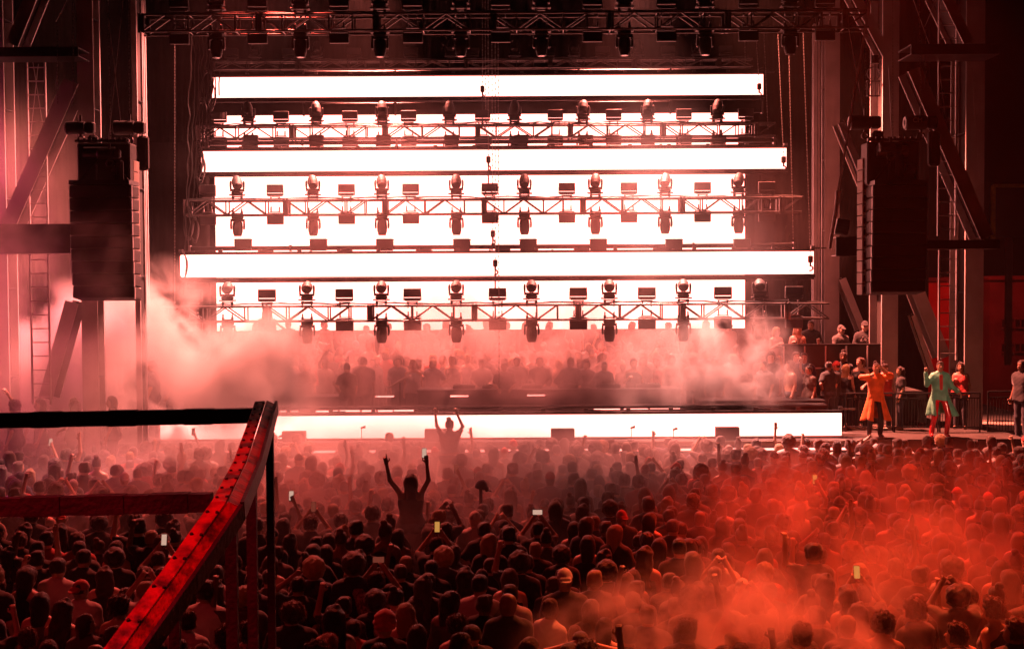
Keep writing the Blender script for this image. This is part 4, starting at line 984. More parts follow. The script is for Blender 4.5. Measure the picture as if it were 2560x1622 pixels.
BODY_WORDS = {'m0': 'standing still', 'm1': 'head turned aside', 'm2': 'one hand on hip', 'm3': 'hands held together', 'f0': 'standing still', 'f1': 'looking sideways', 'f2': 'head bowed sideways', 'up_r': 'one hand raised open', 'up_l': 'one bare arm raised',
              'fist_r': 'fist in the air', 'phone2': 'filming with both hands', 'phone1': 'holding a phone high', 'both': 'both arms up', 'shade': 'hand against brow', 'bhead': 'hands behind head', 'drink': 'holding a cup', 'dj': 'hands over the decks', 'dj2': 'leaning to the decks'}
HAIR_WORDS = {'short': 'short {c} hair', 'crop': 'cropped {c} hair', 'tousled': 'tousled {c} hair', 'curly': 'curly {c} hair', 'afro': 'round {c} afro', 'long': 'long {c} hair', 'wavy': 'long wavy {c} hair', 'ponytail': '{c} ponytail', 'bun': '{c} top bun', 'cap': 'backward cap', 'bucket': 'bucket hat', 'beanie': 'knit beanie', 'turban': 'red head wrap', 'bald': 'shaved head'}
NP = [0]
def person(fk, hk, hc, topc, skin, loc, rz=0, sc=1.0, label='', group=None, wx=1.0, cap_rot=math.pi, hatm=None, fig=None, bottom_m=None):
    f = fig or FIG[fk]; o = mkobj('person', f['body'], [M_skin[skin], M_eye], None, loc, rz, (sc*wx, sc*wx, sc)); NP[0] += 1
    tag(o, label, 'person', group)
    if 'shirt' in f and topc: mkobj('shirt', f['shirt'], topc if not isinstance(topc, str) else TOPS[topc], o)
    if 'trousers' in f: mkobj('trousers', f['trousers'], bottom_m or M_jeans, o)
    if hk != 'bald':
        hat = hk in ('cap', 'bucket', 'beanie', 'turban')
        m = (hatm or TOPS[topc if isinstance(topc, str) else 'black']) if hat else M_hair[hc]
        q = mkobj({'cap': 'cap', 'bucket': 'bucket_hat', 'beanie': 'beanie', 'turban': 'head_wrap'}.get(hk, 'hair'), HAIR[hk], m, o)
        q.location = f['head']; q.rotation_euler = (f['hrot'][1], 0, f['hrot'][0] + (cap_rot if hk == 'cap' else 0)); q.scale = (random.uniform(.93, 1.04),)*2 + (random.uniform(.95, 1.03),)
        if hat and hk in ('cap', 'beanie'):
            q2 = mkobj('hair', HAIR['crop'], M_hair[hc if hc in M_hair else 'black'], o); q2.location = f['head']; q2.rotation_euler = (f['hrot'][1], 0, f['hrot'][0]); q2.scale = (.97, .97, .95)
    return o
def grip_point(f, side, o):
    w, d = f['wrist'][side]; return o.matrix_basis @ Vector(w + d*.10 + np.array((0, .03, 0)))
def phone(p, rz, label, m=None, both=False, land=False):
    r = root('phone', p, label, 'phone', 'phones held up in the crowd', rz)
    w, h = (.16, .078) if land else (.078, .16)
    b = MB(); b.box((0, 0, 0), (w, .010, h), bev=.004); part('case', b, M_phone, r)
    b = MB(); b.box((0, -.0058, 0), (w*.9, .002, h*.92)); part('display', b, m or M_scr_w, r)
    r.rotation_euler = (R(-14), 0, rz)

# ---- named people of the crowd -----------------------------------------------------
occupied = []
def headv(u, v, Y=None, headz=1.635, base=0):
    """floor spot for a person whose head centre shows at (u, v)"""
    lo, hi = 8.0, 60.0
    for _ in range(40):
        m = (lo+hi)/2
        if P(u, v, m).z < headz+base: hi = m
        else: lo = m
    q = P(u, v, hi); return q.x, hi
def pt(x, Y): occupied.append((x, Y))
# woman on shoulders, dark silhouette
f_sh = figure('fs', fem=True, top='tank', sit=True, hands=('point', 'grip'), armpts=(((.36, .02, 1.66), (.42, .05, 1.92)), ((.30, .02, 1.66), (.27, .05, 1.93))), h=.008)
q = P(1027, 1200, 20.2); zoff = q.z-1.66
o = person('', 'long', 'black', 'black', 2, (q.x, 20.2, zoff), 0, 1.0, 'dark silhouetted woman on shoulders, both arms raised high, one finger pointing up', fig=f_sh); pt(q.x, 20.2)
g2 = grip_point(f_sh, 1, o); phone(g2 + Vector((-.03, 0, .05)), 0, 'phone glowing in the raised hand of the silhouetted woman', M_scr_w)
person('m0', 'short', 'black', 'black', 1, (q.x, 20.5, 0), 0, .98, 'man carrying the silhouetted woman on his shoulders'); pt(q.x, 20.5)
# pink woman on shoulders in the smoke
f_pk = figure('fp', fem=True, top='crop', sit=True, hands=('relax', 'relax'), armpts=(((.30, .05, 1.62), (.33, .08, 1.86)), ((.30, .05, 1.60), (.17, .10, 1.86))), h=.008, yaw=-.3)
q = P(1124, 1062, 27.2); zoff = q.z-1.64
person('', 'bun', 'brown', 'white', 0, (q.x, 27.2, zoff), 0, 1.0, 'woman on shoulders in pale smoke, both arms raised before the lowest strip', fig=f_pk); pt(q.x, 27.2)
person('m0', 'short', 'brown', 'grey', 0, (q.x, 27.5, 0), 0, .98, 'man carrying the woman in the pale smoke'); pt(q.x, 27.5)
named = [
 # u, v(head), fig, hair, haircol, top, skin, label, hat material
 (962, 1566, 'm0', 'turban', 'black', 'black', 1, 'person wearing a tall bright red head wrap', 'RED'),
 (1043, 1590, 'f0', 'long', 'brown', 'brown', 0, 'long haired person beside the red head wrap', None),
 (200, 1475, 'm2', 'cap', 'black', 'white', 1, 'broad man in a pale tee and backward cap', 'RED'),
 (2131, 1385, 'f0', 'afro', 'red', 'black', 1, 'person with a bright red curly bob', None),
 (2100, 1262, 'm0', 'beanie', 'black', 'grey', 1, 'person in a tall bobble beanie', None),
 (2062, 1352, 'shade', 'crop', 'black', None, 1, 'bare backed man with cropped hair', None),
 (2160, 1134, 'm0', 'bucket', 'brown', 'patterned', 0, 'person in a pale bucket hat below the dancers', 'PALE'),
 (2185, 1101, 'shade', 'short', 'brown', 'patterned', 0, 'person in a patterned tank shading the eyes', None),
 (2520, 1165, 'both', 'short', 'black', 'black', 2, 'dark dressed person on the edge with both elbows out', None),
 (1965, 1090, 'up_l', 'wavy', 'brown', 'patterned', 0, 'striped shirt woman reaching an arm up at the strip end', None),
 (2505, 1120, 'fist_r', 'short', 'black', 'black', 1, 'person punching a fist up near the outer column', None),
 (1350, 1096, 'm1', 'cap', 'black', 'grey', 1, 'capped man seen in profile against the lowest strip', 'DARK'),
 (1452, 1092, 'm0', 'short', 'black', 'grey', 1, 'tall man head and shoulders against the lowest strip', None),
 (1026, 1085, 'f0', 'long', 'brown', 'grey', 0, 'tall person against the strip beside the arm-raising woman', None),
 (1090, 1365, 'phone2', 'tousled', 'black', 'black', 1, 'dark haired person filming an amber picture overhead', None),
 (712, 1300, 'phone1', 'short', 'black', 'black', 1, 'person filming beside the thin dark post', None),
 (776, 1310, 'phone2', 'curly', 'black', 'black', 1, 'curly person filming with both arms beside the thin post', None),
 (395, 1400, 'phone2', 'short', 'black', 'black', 1, 'person with glowing phone beside the slanted beam', None),
 (940, 1455, 'phone2', 'tousled', 'black', 'patterned', 1, 'person in a lacy top filming with a wide phone', None),
 (2160, 1490, 'phone2', 'short', 'black', 'black', 1, 'person filming in the red haze near the bottom', None),
 (2035, 1255, 'phone1', 'tousled', 'black', 'black', 1, 'person filming in the red haze below the strip end', None),
 (2240, 1400, 'up_r', 'curly', 'black', 'black', 1, 'person holding up a plastic bottle in the red haze', None),
 (1130, 1225, 'phone1', 'short', 'black', 'black', 1, 'person holding a red cased phone near the silhouetted woman', None),
 (745, 1465, 'shade', 'short', 'black', 'black', 1, 'person touching their head behind the second post', None),
 (1345, 1325, 'phone2', 'short', 'black', 'black', 1, 'person filming sideways in the middle of the crowd', None),
 (110, 1150, 'phone1', 'long', 'brown', 'black', 0, 'person filming under the ladder side of the crowd', None),
 (85, 1105, 'up_l', 'wavy', 'brown', 'red', 0, 'person reaching a hand up under the magenta tower', None),
 (470, 1120, 'phone1', 'short', 'black', 'black', 1, 'person filming at the strip end above the dark rail', None),
]
NAMED_PHONES = {14: M_scr_y, 15: M_scr_w, 16: M_scr_r, 17: M_scr_w, 18: M_scr_r, 19: M_scr_y, 20: M_scr_y, 22: M_scr_r, 24: M_scr_w, 25: M_scr_w, 27: M_scr_r}
HATM = {'RED': TOPS['red'], 'PALE': TOPS['white'], 'DARK': TOPS['black'], None: None}
for i, (u, v, fk, hk, hc, tp, sk, lab, hm) in enumerate(named):
    x, Y = headv(u, v); 
    if Y > 29.3: Y = 29.2; x = P(u, v, Y).x
    o = person(fk, hk, hc, tp, sk, (x, Y, 0), random.uniform(-.15, .15), 1.0, lab, None, hatm=HATM[hm]); pt(x, Y)
    if i in NAMED_PHONES:
        f = FIG[fk]; o.rotation_euler = (0, 0, 0)
        bpy.context.view_layer.update() if False else None
        M_ = Matrix.LocRotScale(o.location, o.rotation_euler, o.scale)
        w0, d0 = f['wrist'][0]; w1, d1 = f['wrist'][1]
        q = (M_ @ Vector((w0+w1)/2 + np.array((0, .02, .12)))) if fk == 'phone2' else (M_ @ Vector(w1 + d1*.1))
        phone(q, 0, 'phone held by the ' + ' '.join(lab.split()[:12]).replace('person ', 'person '), NAMED_PHONES[i], land=(i in (18, 24)))
    if i == 21:
        M_ = Matrix.LocRotScale(o.location, o.rotation_euler, o.scale); w1, d1 = FIG[fk]['wrist'][1]; q = M_ @ Vector(w1+d1*.1)
        b = MB(); b.cyl((0, 0, -.02), (0, 0, .13), .032, n=10); b.cyl((0, 0, .13), (0, 0, .17), .032, .012, 10); b.cyl((0, 0, .17), (0, 0, .19), .014, n=8); tag(mkobj('plastic_bottle', b, TOPS['white'], None, q), 'clear plastic bottle held up in the red haze', 'bottle')
# cap held up on a pole
q = P(1203, 1222, 20.8); r = root('hat_pole', (q.x, 20.8, 0), 'dark cap carried above heads on a dull violet pole', 'pole')
b = MB(); b.cyl((0, 0, 0), (-.01, 0, q.z), .035, .03, 8); part('pole', b, TOPS['navy'], r)
c_ = mkobj('cap', HAIR['cap'], TOPS['navy'], r); c_.location = (0, 0, q.z); c_.rotation_euler = (R(-12), R(10), R(-90)); c_.scale = (1.0, 1.0, 1.15)

# ---- stage people ---------------------------------------------------------------
def stage(u, v, base, fk, hk, hc, tp, sk, label, rz=math.pi, Y=None, sc=1.0, grp=None, hm=None):
    if Y is None:
        x, Y = headv(u, v, base=base)
        Y = min(max(Y, 31.9), 40.4)
    p = P(u, v, Y); sc2 = sc
    hz = p.z-base; sc2 = min(1.09, max(.84, hz/1.635))
    return person(fk, hk, hc, tp, sk, (p.x, Y, base), rz, sc2, label, grp, hatm=HATM.get(hm), cap_rot=0)
pi = math.pi
SP = [
 (1941, 828, PLZ, 'drink', 'long', 'blonde', 'white', 0, 'blonde woman in a bandeau top holding a cup at the bar', pi+.5, 34.2, None),
 (1994, 824, PLZ, 'drink', 'wavy', 'blonde', 'patterned', 0, 'blonde woman in glasses and open shirt with hand at chin', pi-.4, 34.3, None),
 (2027, 812, PLZ, 'dj2', 'crop', 'black', 'black', 1, 'man in black tee standing behind the blonde pair', pi, 35.2, None),
 (2102, 824, PLZ, 'm3', 'cap', 'black', 'grey', 0, 'bearded man in a grey cap and cardigan leaning on the rail', pi+.5, 34.2, None),
 (2162, 815, PLZ, 'm3', 'cap', 'black', 'black', 0, 'man in black cap and printed black sweater looking at his phone', pi-.1, 34.2, None),
 (2192, 831, PLZ, 'drink', 'short', 'brown', 'black', 0, 'woman with cup beside the man in the printed sweater', pi, 34.6, None),
 (1990, 880, DECK, 'm0', 'short', 'black', 'white', 0, 'man in sunglasses and white tee below the bar', pi, 32.9, None),
 (2010, 894, DECK, 'm0', 'short', 'black', 'navy', 1, 'man in dark open shirt beside the white tee man', pi-.3, 32.6, None),
 (1927, 884, DECK, 'm1', 'curly', 'brown', 'black', 0, 'curly haired person in dark shirt near the bar end', 2.6, 32.7, None),
 (1911, 914, DECK, 'm0', 'crop', 'black', 'grey', 1, 'short haired person half hidden by the white smoke', 2.2, 32.0, None),
 (1977, 915, DECK, 'fist_r', 'curly', 'black', None, 1, 'bare shouldered man seen from the side below the bar', 1.7, 32.0, None),
 (1908, 868, DECK, 'm0', 'cap', 'black', 'red', 0, 'man in a backward cap by the bar end', 2.4, 33.0, 'DARK'),
 (2023, 925, DECK, 'phone1', 'bun', 'black', 'brown', 1, 'woman with tied hair touching her face', 2.0, 32.2, None),
 (2072, 915, DECK, 'm2', 'crop', 'black', 'black', 2, 'large man in a dark textured shirt seen from behind', .5, 32.1, None),
 (2092, 915, DECK, 'm0', 'cap', 'black', 'black', 1, 'man in a dark tee and red cap beside the large man', 1.1, 32.3, 'RED'),
 (2109, 890, DECK, 'f1', 'bun', 'black', 'black', 2, 'person with tied braids beyond the large man', 2.4, 32.8, None),
 (2115, 921, DECK, 'f0', 'long', 'blonde', 'black', 0, 'woman with long fair hair seen from behind', -.6, 32.2, None),
 (2151, 905, DECK, 'f2', 'ponytail', 'brown', 'black', 0, 'woman in a black dress with a ponytail behind the orange dancer', 2.7, 32.2, None),
 (2212, 919, DECK, 'drink', 'bun', 'black', 'red', 1, 'person behind the shoulder of the orange dancer', pi, 32.1, None),
 (2252, 928, DECK, 'f1', 'wavy', 'black', 'black', 1, 'woman with long dark hair between the dancers', 1.4, 31.95, None),
 (2402, 916, DECK, 'drink', 'wavy', 'black', 'red', 1, 'dark haired woman in a red top behind the green dancer', 2.5, 32.1, None),
 (2404, 838, PLZ, 'dj', 'short', 'black', 'black', 1, 'person reading their phone up behind the ladder', 2.2, 34.5, None),
 (2556, 900, 1.5, 'm0', 'short', 'black', 'black', 2, 'man in black standing past the outer column', 2.0, 30.6, None),
 # DJs
 (1261, 915, DECK, 'dj', 'short', 'black', 'black', 1, 'central DJ in black with his head bent over the mixer', pi, None, None),
 (1204, 908, DECK, 'dj', 'short', 'brown', 'white', 0, 'DJ in a white tee reaching to the decks', pi, None, None),
 (1153, 900, DECK, 'dj', 'tousled', 'black', 'black', 1, 'DJ in black with bare forearms on the decks', pi-.1, None, None),
 (1292, 903, DECK, 'dj2', 'crop', 'black', 'black', 1, 'tall man just behind the central DJ', pi+.1, 33.2, None),
 (1349, 904, DECK, 'm3', 'short', 'black', 'grey', 0, 'man with folded hands next to the tall man at the decks', pi, 33.2, None),
 (1426, 906, DECK, 'dj2', 'short', 'blonde', 'black', 0, 'fair haired man leaning in to the decks', pi+.3, 32.6, None),
 (1466, 912, DECK, 'm1', 'curly', 'black', 'navy', 1, 'curly haired guest beside the fair haired man', pi-.4, 32.9, None),
 (1510, 915, DECK, 'dj2', 'crop', 'black', 'grey', 1, 'man bending low at the deck in a grey top', pi+.5, 32.4, None),
 (1584, 908, DECK, 'drink', 'short', 'black', 'black', 1, 'selector with hand raised to his chest near the last deck', pi-.2, 32.4, None),
 (1616, 880, DECK, 'm1', 'short', 'black', 'black', 1, 'tall man looking sideways near the white smoke', 2.0, None, None),
 (1650, 900, DECK, 'm0', 'cap', 'black', 'black', 1, 'capped man beside the tall sideways man', pi, None, 'DARK'),
 (909, 905, DECK, 'm0', 'short', 'black', 'black', 1, 'man in a dark jacket seen from behind by the music stand', .3, 32.5, None),
 (868, 920, DECK, 'm2', 'cap', 'black', 'black', 1, 'capped person near the smoky riser', .6, 32.0, 'DARK'),
 (1033, 910, DECK, 'f0', 'long', 'blonde', 'white', 0, 'fair long haired woman beside the music stand', pi, 32.9, None),
 (1000, 900, DECK, 'f0', 'wavy', 'brown', 'red', 0, 'woman with wavy hair behind the music stand', pi, 33.6, None),
 (700, 905, DECK, 'm0', 'cap', 'black', 'grey', 1, 'striped cap person emerging from the smoke edge', .9, 32.2, 'DARK'),
 (645, 872, DECK, 'm0', 'short', 'black', 'black', 2, 'dark head showing at the crisp edge of the smoke', .9, 33.2, None),
 (712, 880, DECK, 'f0', 'long', 'brown', 'black', 0, 'long haired woman inside the smoke edge', pi, 33.8, None),
 (672, 940, DECK, 'm2', 'tousled', 'black', 'black', 2, 'dark figure by the end of the slanted beam', 1.2, 31.95, None),
 (293, 830, PLZ, 'm0', 'crop', 'black', 'white', 1, 'ghostly standing figure high in the smoke by the slim column', 2.5, 34, None),
 (279, 912, .9, 'f1', 'long', 'brown', 'black', 1, 'hazy long haired figure in front of the speaker column', 1.6, 29.0, None),
 (381, 915, DECK, 'm1', 'short', 'black', 'grey', 1, 'hazy figure sitting near the slim column foot', 1.5, 31.0, None),
 (425, 905, DECK, 'm0', 'curly', 'black', 'grey', 1, 'hazy curly figure in the thick smoke', 1.8, 32.0, None),
 (473, 905, DECK, 'm0', 'short', 'black', 'black', 1, 'hazy dark head deep in the thick smoke', 2.1, 32.0, None),
 (185, 935, .9, 'f2', 'wavy', 'brown', 'brown', 0, 'bending figure with curly hair on the smoky wing', 1.2, 28.6, None),
 (100, 935, .9, 'f1', 'wavy', 'black', 'black', 1, 'figure with arms folded on the smoky wing', 1.9, 28.4, None),
 (35, 925, .9, 'phone1', 'curly', 'black', 'black', 1, 'curly figure at the picture edge on the smoky wing', 1.5, 28.0, None),
 (20, 980, .0, 'f0', 'long', 'brown', 'black', 1, 'long haired figure low at the magenta edge', .8, 26.5, None),
]
for s_ in SP:
    u, v, base, fk, hk, hc, tp, sk, lab, rz, Y, hm = s_
    o = stage(u, v, base, fk, hk, hc, tp, sk, lab, rz, Y, hm=hm)
    if 'printed black sweater looking' in lab:
        b = MB(); rs = random.Random(4)
        for k in range(9):
            x = -.12+.03*k
            for q in range(3): z = 1.30+rs.uniform(-.05, .05); b.cyl((x+rs.uniform(-.02, .02), .150, z), (x+rs.uniform(-.02, .02), .150, z+rs.uniform(-.05, .05)), .004, n=4)
        mkobj('print', b, TOPS['white'], o)
for (Y0, base, u0, u1, v, step, row) in ((33.7, DECK, 720, 1860, 895, 46, 'first guest row behind the table'), (34.6, DECK+.1, 690, 1840, 885, 33, 'second guest row behind the table'), (36.6, DECK+.25, 660, 1870, 868, 36, 'third guest row behind the table')):
    b = None; u = u0; k = 0; random.seed(int(Y0*10))
    while u < u1:
        fk = random.choice(['m0', 'm1', 'f0', 'f1', 'f2', 'm2', 'drink', 'm3', 'f0', 'phone1']); hk = random.choice(['short', 'tousled', 'curly', 'crop', 'bun', 'cap']) if fk[0] == 'm' else random.choice(['long', 'wavy', 'ponytail', 'bun', 'long'])
        hc = random.choice(['black', 'brown', 'black', 'blonde']); tp = random.choice(['black', 'grey', 'white', 'black', 'red', 'navy', 'patterned'])
        Yr = Y0+random.uniform(-.65, .65); p = P(u, v, Yr); sc = random.uniform(.93, 1.06)
        lab = f"{HAIR_WORDS[hk].format(c=hc)}, {ORD[k]} from the thick smoke, {row}"
        person(fk, hk, hc, tp, random.randint(0, 2), (p.x, Yr, base), math.pi+random.uniform(-.8, .8), sc, lab, 'guests behind the DJ table', cap_rot=0)
        u += step*random.uniform(.75, 1.2); k += 1
BR = 2.42
b = MB(); b.box((-.2, 38.6, (BR+DECK)/2), (14.6, 2.0, BR-DECK)); struct(mkobj('guest_riser', b, M_deck))
b = MB(); b.box((-.2, 35.7, DECK+.06), (14.6, 3.6, .12)); struct(mkobj('guest_step', b, M_deck))
u = 640; k = 0; random.seed(11)
while u < 1860:
    fk = random.choice(['m0', 'm1', 'f0', 'm2', 'm0', 'up_r', 'm3', 'f1', 'shade']); hk = random.choice(['short', 'short', 'curly', 'tousled', 'crop', 'cap']) if fk[0] in 'mus' else random.choice(['long', 'wavy'])
    Yr = 38.4+random.uniform(-.4, .5); p = P(u, 830, Yr); hc = random.choice(['black', 'brown', 'black', 'blonde'])
    lab = f"{HAIR_WORDS[hk].format(c=hc)}, {ORD[k]} from the thick smoke among standing guests against the LED wall"
    person(fk, hk, hc, random.choice(['black', 'white', 'grey', 'black', 'navy']), random.randint(0, 2), (p.x, Yr, BR), math.pi+random.uniform(-.7, .7), random.uniform(.92, 1.04), lab, 'guests standing against the LED wall', cap_rot=0)
    u += random.uniform(38, 62); k += 1

# ---- dancers ---------------------------------------------------------------------
def coat(name, m, lo_z, flare, tail, front_gap, par, seed=0, wind=0.0, cape=True):
    """skirt of a coat: a pleated open sheet hung from the waist, with thickness"""
    b = MB(); n, mz = 48, 14; vs = []
    a0, a1 = math.pi/2+front_gap, math.pi/2+2*math.pi-front_gap
    for j in range(mz+1):
        t = j/mz; z = 1.06-(1.06-lo_z)*t
        for i in range(n+1):
            a = a0+(a1-a0)*i/n; rr = .150+flare*t**.8*(1+.20*math.sin(a*7+seed)*t+.08*math.sin(a*13+seed*2)*t)
            vs.append((rr*math.cos(a)*1.05+wind*t*t*(1 if math.cos(a) > 0 else .3), rr*math.sin(a)*.78-.02*t, z-.02*math.sin(a*5+seed)*t))
    fs = [(j*(n+1)+i, j*(n+1)+i+1, (j+1)*(n+1)+i+1, (j+1)*(n+1)+i) for j in range(mz) for i in range(n)]
    b.add(vs, fs, True); o = mkobj(name, b, m, par); md = o.modifiers.new('t', 'SOLIDIFY'); md.thickness = .008
    return o
fo = figure('dorange', armpts=(((.40, .06, 1.44), (.17, .10, 1.60)), ((.40, .06, 1.42), (.22, .22, 1.46))), arms=('shade', 'shade'), hands=('open', 'relax'), top='long', h=.008, pitch=.1,
            legs={0: ((-.10, 0, .92), (-.13, .04, .50), (-.12, .0, .10)), 1: ((.10, 0, .92), (.14, .05, .50), (.17, -.02, .10))})
p = P(2189, 1094, 30.35); o = person('', 'bun', 'black', M_orange, 1, (p.x, 30.35, DECK), pi, 1.02, 'dancer in a long bright orange coat with elbows raised', fig=fo, bottom_m=TOPS['black'], wx=.88); coat('coat_skirt', M_orange, .42, .20, 0, .35, o, 1.0)
def boots(par, m, lg, top=.42, r0=.06):
    for i in (0, 1):
        G = Field((-.3, -.2, -.02), (.3, .35, .55), .01); kn, an = np.array(lg[i][1]), np.array(lg[i][2]); a = an+(kn-an)*min(1, (top-an[2])/(kn[2]-an[2]))
        G.cone(an, a, .05, r0+.012, .02); G.cone(an+np.array((0, -.02, -.04)), an+np.array((.02*(1 if i else -1), .16, -.05)), .044, .036, .03); G.cone(an+np.array((0, -.05, -.04)), an+np.array((0, -.055, -.09)), .02, .014, .01)
        mkobj('boot', np_mesh('boot', *G.net()), m, par)
boots(o, M_case, {0: ((-.10, 0, .92), (-.13, .04, .50), (-.12, .0, .10)), 1: ((.10, 0, .92), (.14, .05, .50), (.17, -.02, .10))})
LG = {0: ((-.10, 0, .92), (-.20, .10, .52), (-.17, .03, .10)), 1: ((.10, 0, .92), (.13, .02, .50), (.20, -.03, .10))}
fg = figure('dgreen', armpts=(((.30, .02, 1.16), (.44, .12, 1.05)), ((.34, .04, 1.22), (.38, .10, 1.50))), arms=('front', 'fist'), hands=('relax', 'fist'), top='long', h=.008, pitch=.05, legs=LG)
p = P(2349, 1098, 30.35); o = person('', 'bun', 'black', M_teal, 1, (p.x, 30.35, DECK), pi-.1, 1.04, 'dancer in a green coat over glossy red trousers, one fist raised', fig=fg, bottom_m=M_redpvc, wx=.88); coat('coat_skirt', M_teal, .52, .24, 0, .62, o, 2.2, wind=-.12); boots(o, M_redpvc, LG, .5, .065)
# open neckline panel of the green dancer
b = MB(); b.add([(-.045, .128, 1.44), (.045, .128, 1.44), (.035, .162, 1.10), (-.035, .162, 1.10), (-.045, .12, 1.44), (.045, .12, 1.44), (.035, .15, 1.10), (-.035, .15, 1.10)], [(0, 1, 2, 3), (7, 6, 5, 4), (0, 3, 7, 4), (1, 5, 6, 2), (0, 4, 5, 1), (3, 2, 6, 7)]); mkobj('vest', b, TOPS['red'], o)
# phone of the sweater man, lamp on truss end
# ---- crowd ------------------------------------------------------------------------
random.seed(21)
cells = []; Y = 12.35; row = 0
while Y < 29.35:
    half = Y*.4+.9; x = -half+random.uniform(0, .3); 
    step = .54
    while x < half:
        xx = x+random.uniform(-.12, .12); yy = Y+random.uniform(-.22, .22)
        if yy < 29.5 and all((xx-a)**2+(yy-c)**2 > .36**2 for a, c in occupied): cells.append((xx, yy, row)); occupied.append((xx, yy))
        x += step*random.uniform(.86, 1.2)
    Y += .60; row += 1
cells.sort(key=lambda c: c[1])
NIND = max(0, 296-NP[0]); print('people so far', NP[0], 'cells', len(cells))
ind = cells[:NIND]; far = cells[NIND:]
byrow = {}
for c in ind: byrow.setdefault(c[2], []).append(c)
def pick(x, y):
    t = random.random(); near_raise = .10
    if t < .018: fk = 'up_r'
    elif t < .03: fk = 'up_l'
    elif t < .05: fk = 'fist_r'
    elif t < .06: fk = 'bhead'
    elif t < .075: fk = 'shade'
    else: fk = random.choice(['m0', 'm4', 'm1', 'm2', 'm3', 'f0', 'f1', 'f2', 'f3', 'f4', 'm0', 'f0', 'm4'] + (['m5'] if t > .95 else []))
    fem = fk in ('f0', 'f1', 'f2', 'f3', 'f4', 'up_l')
    hk = random.choice(['long', 'wavy', 'long', 'ponytail', 'bun', 'long', 'curly']) if fem else random.choice(['short', 'short', 'tousled', 'curly', 'crop', 'short', 'tousled', 'cap', 'afro', 'curly', 'beanie', 'bald'] + ['short', 'tousled'])
    hc = random.choices(['black', 'brown', 'blonde', 'red'], [10, 6, 2, .3])[0]; tp = random.choices(['black', 'navy', 'grey', 'white', 'red', 'brown', 'patterned'], [14, 4, 3, 1.0, .7, 2, .7])[0]
    return fk, hk, hc, tp, random.choices([0, 1, 2], [4, 4, 3])[0]
for rw, cs in sorted(byrow.items()):
    cs.sort()
    for k, (x, y, _) in enumerate(cs):
        fk, hk, hc, tp, sk = pick(x, y)
        if tp == 'patterned' and False: tp = 'grey'
        lab = f"{HAIR_WORDS[hk].format(c=hc)}, {tp} top, {ORD[k]} from the beam side, {ORD[rw]} crowd row"
        person(fk, hk, hc, tp, sk, (x, y, 0), random.gauss(0, .42), min(1.1, max(.85, random.gauss(.98, .055))), lab, 'people packed on the floor facing the stage', wx=random.uniform(.95, 1.08))
# the far rows as one mass
LF = {k: figure('l'+k, *a, h=.020, low=True, **kw) for k, a, kw in (('m0', (), {}), ('m2', (('hip', 'down'),), dict(yaw=.4)), ('f0', (), dict(fem=True, top='tank')), ('f1', (('down', 'hip'),), dict(fem=True, top='tee', yaw=-.4)))}
LF['up'] = figure('lup', ('down', 'up'), ('relax', 'open'), h=.013, low=True); LF['ph'] = figure('lph', ('phone', 'phone'), ('grip', 'grip'), h=.013, low=True); LF['fi'] = figure('lfi', ('fist', 'down'), ('fist', 'relax'), h=.013, low=True)
LH = {k: hairmesh(k, .015, True) for k in ('short', 'tousled', 'curly', 'afro', 'long', 'wavy', 'cap', 'bun')}
VS = []; QS = []; MI = []; nb = 0
pal = M_skin + [M_hair['black'], M_hair['brown'], M_hair['blonde'], TOPS['black'], TOPS['grey'], TOPS['white'], TOPS['red'], TOPS['navy'], M_jeans, M_phone]
for (x, y, _) in far:
    t = random.random(); fk = 'up' if t < .03 else 'ph' if t < .06 else 'fi' if t < .09 else random.choice(['m0', 'm0', 'm2', 'f0', 'f1']); f = LF[fk]
    fem = fk in ('f0', 'f1'); hk = random.choice(['long', 'wavy', 'long', 'bun']) if fem else random.choice(['short', 'tousled', 'curly', 'short', 'cap', 'afro', 'tousled'])
    sc = min(1.1, max(.88, random.gauss(.99, .045))); a = random.gauss(0, .3); ca, sa = math.cos(a), math.sin(a); RR = np.array(((ca, -sa, 0), (sa, ca, 0), (0, 0, 1)))
    skm = random.choices([0, 1, 2], [4, 4, 3])[0]; tm = random.choices([6, 7, 8, 9, 10], [9, 3, 1.6, 1, 3])[0]; hm = random.choices([3, 4, 5], [9, 5, 2])[0] if hk != 'cap' else random.choice([6, 8, 9])
    hr = rotm(f['hrot'][0] + (pi if hk == 'cap' and random.random() < .6 else 0), f['hrot'][1]); hv, hq = LH[hk]
    hv = hv @ hr.T + f['head']
    bv, bq = f['body']; keep = None
    for (V, Q), m in (((bv, bq), skm), (f['shirt'], tm), (f['trousers'], 11), ((hv, hq), hm)):
        VS.append((V*sc) @ RR.T + np.array((x, y, 0))); QS.append(Q+nb); MI.append(np.full(len(Q), m)); nb += len(V)
if far:
    me = np_mesh('crowd', np.concatenate(VS), np.concatenate(QS), None, np.concatenate(MI))
    for m in pal: me.materials.append(m)
    o = mkobj('crowd', me); o['kind'] = 'stuff'; o['label'] = 'packed mass of people between the middle of the floor and the stage'
print('persons', NP[0], 'far', len(far))

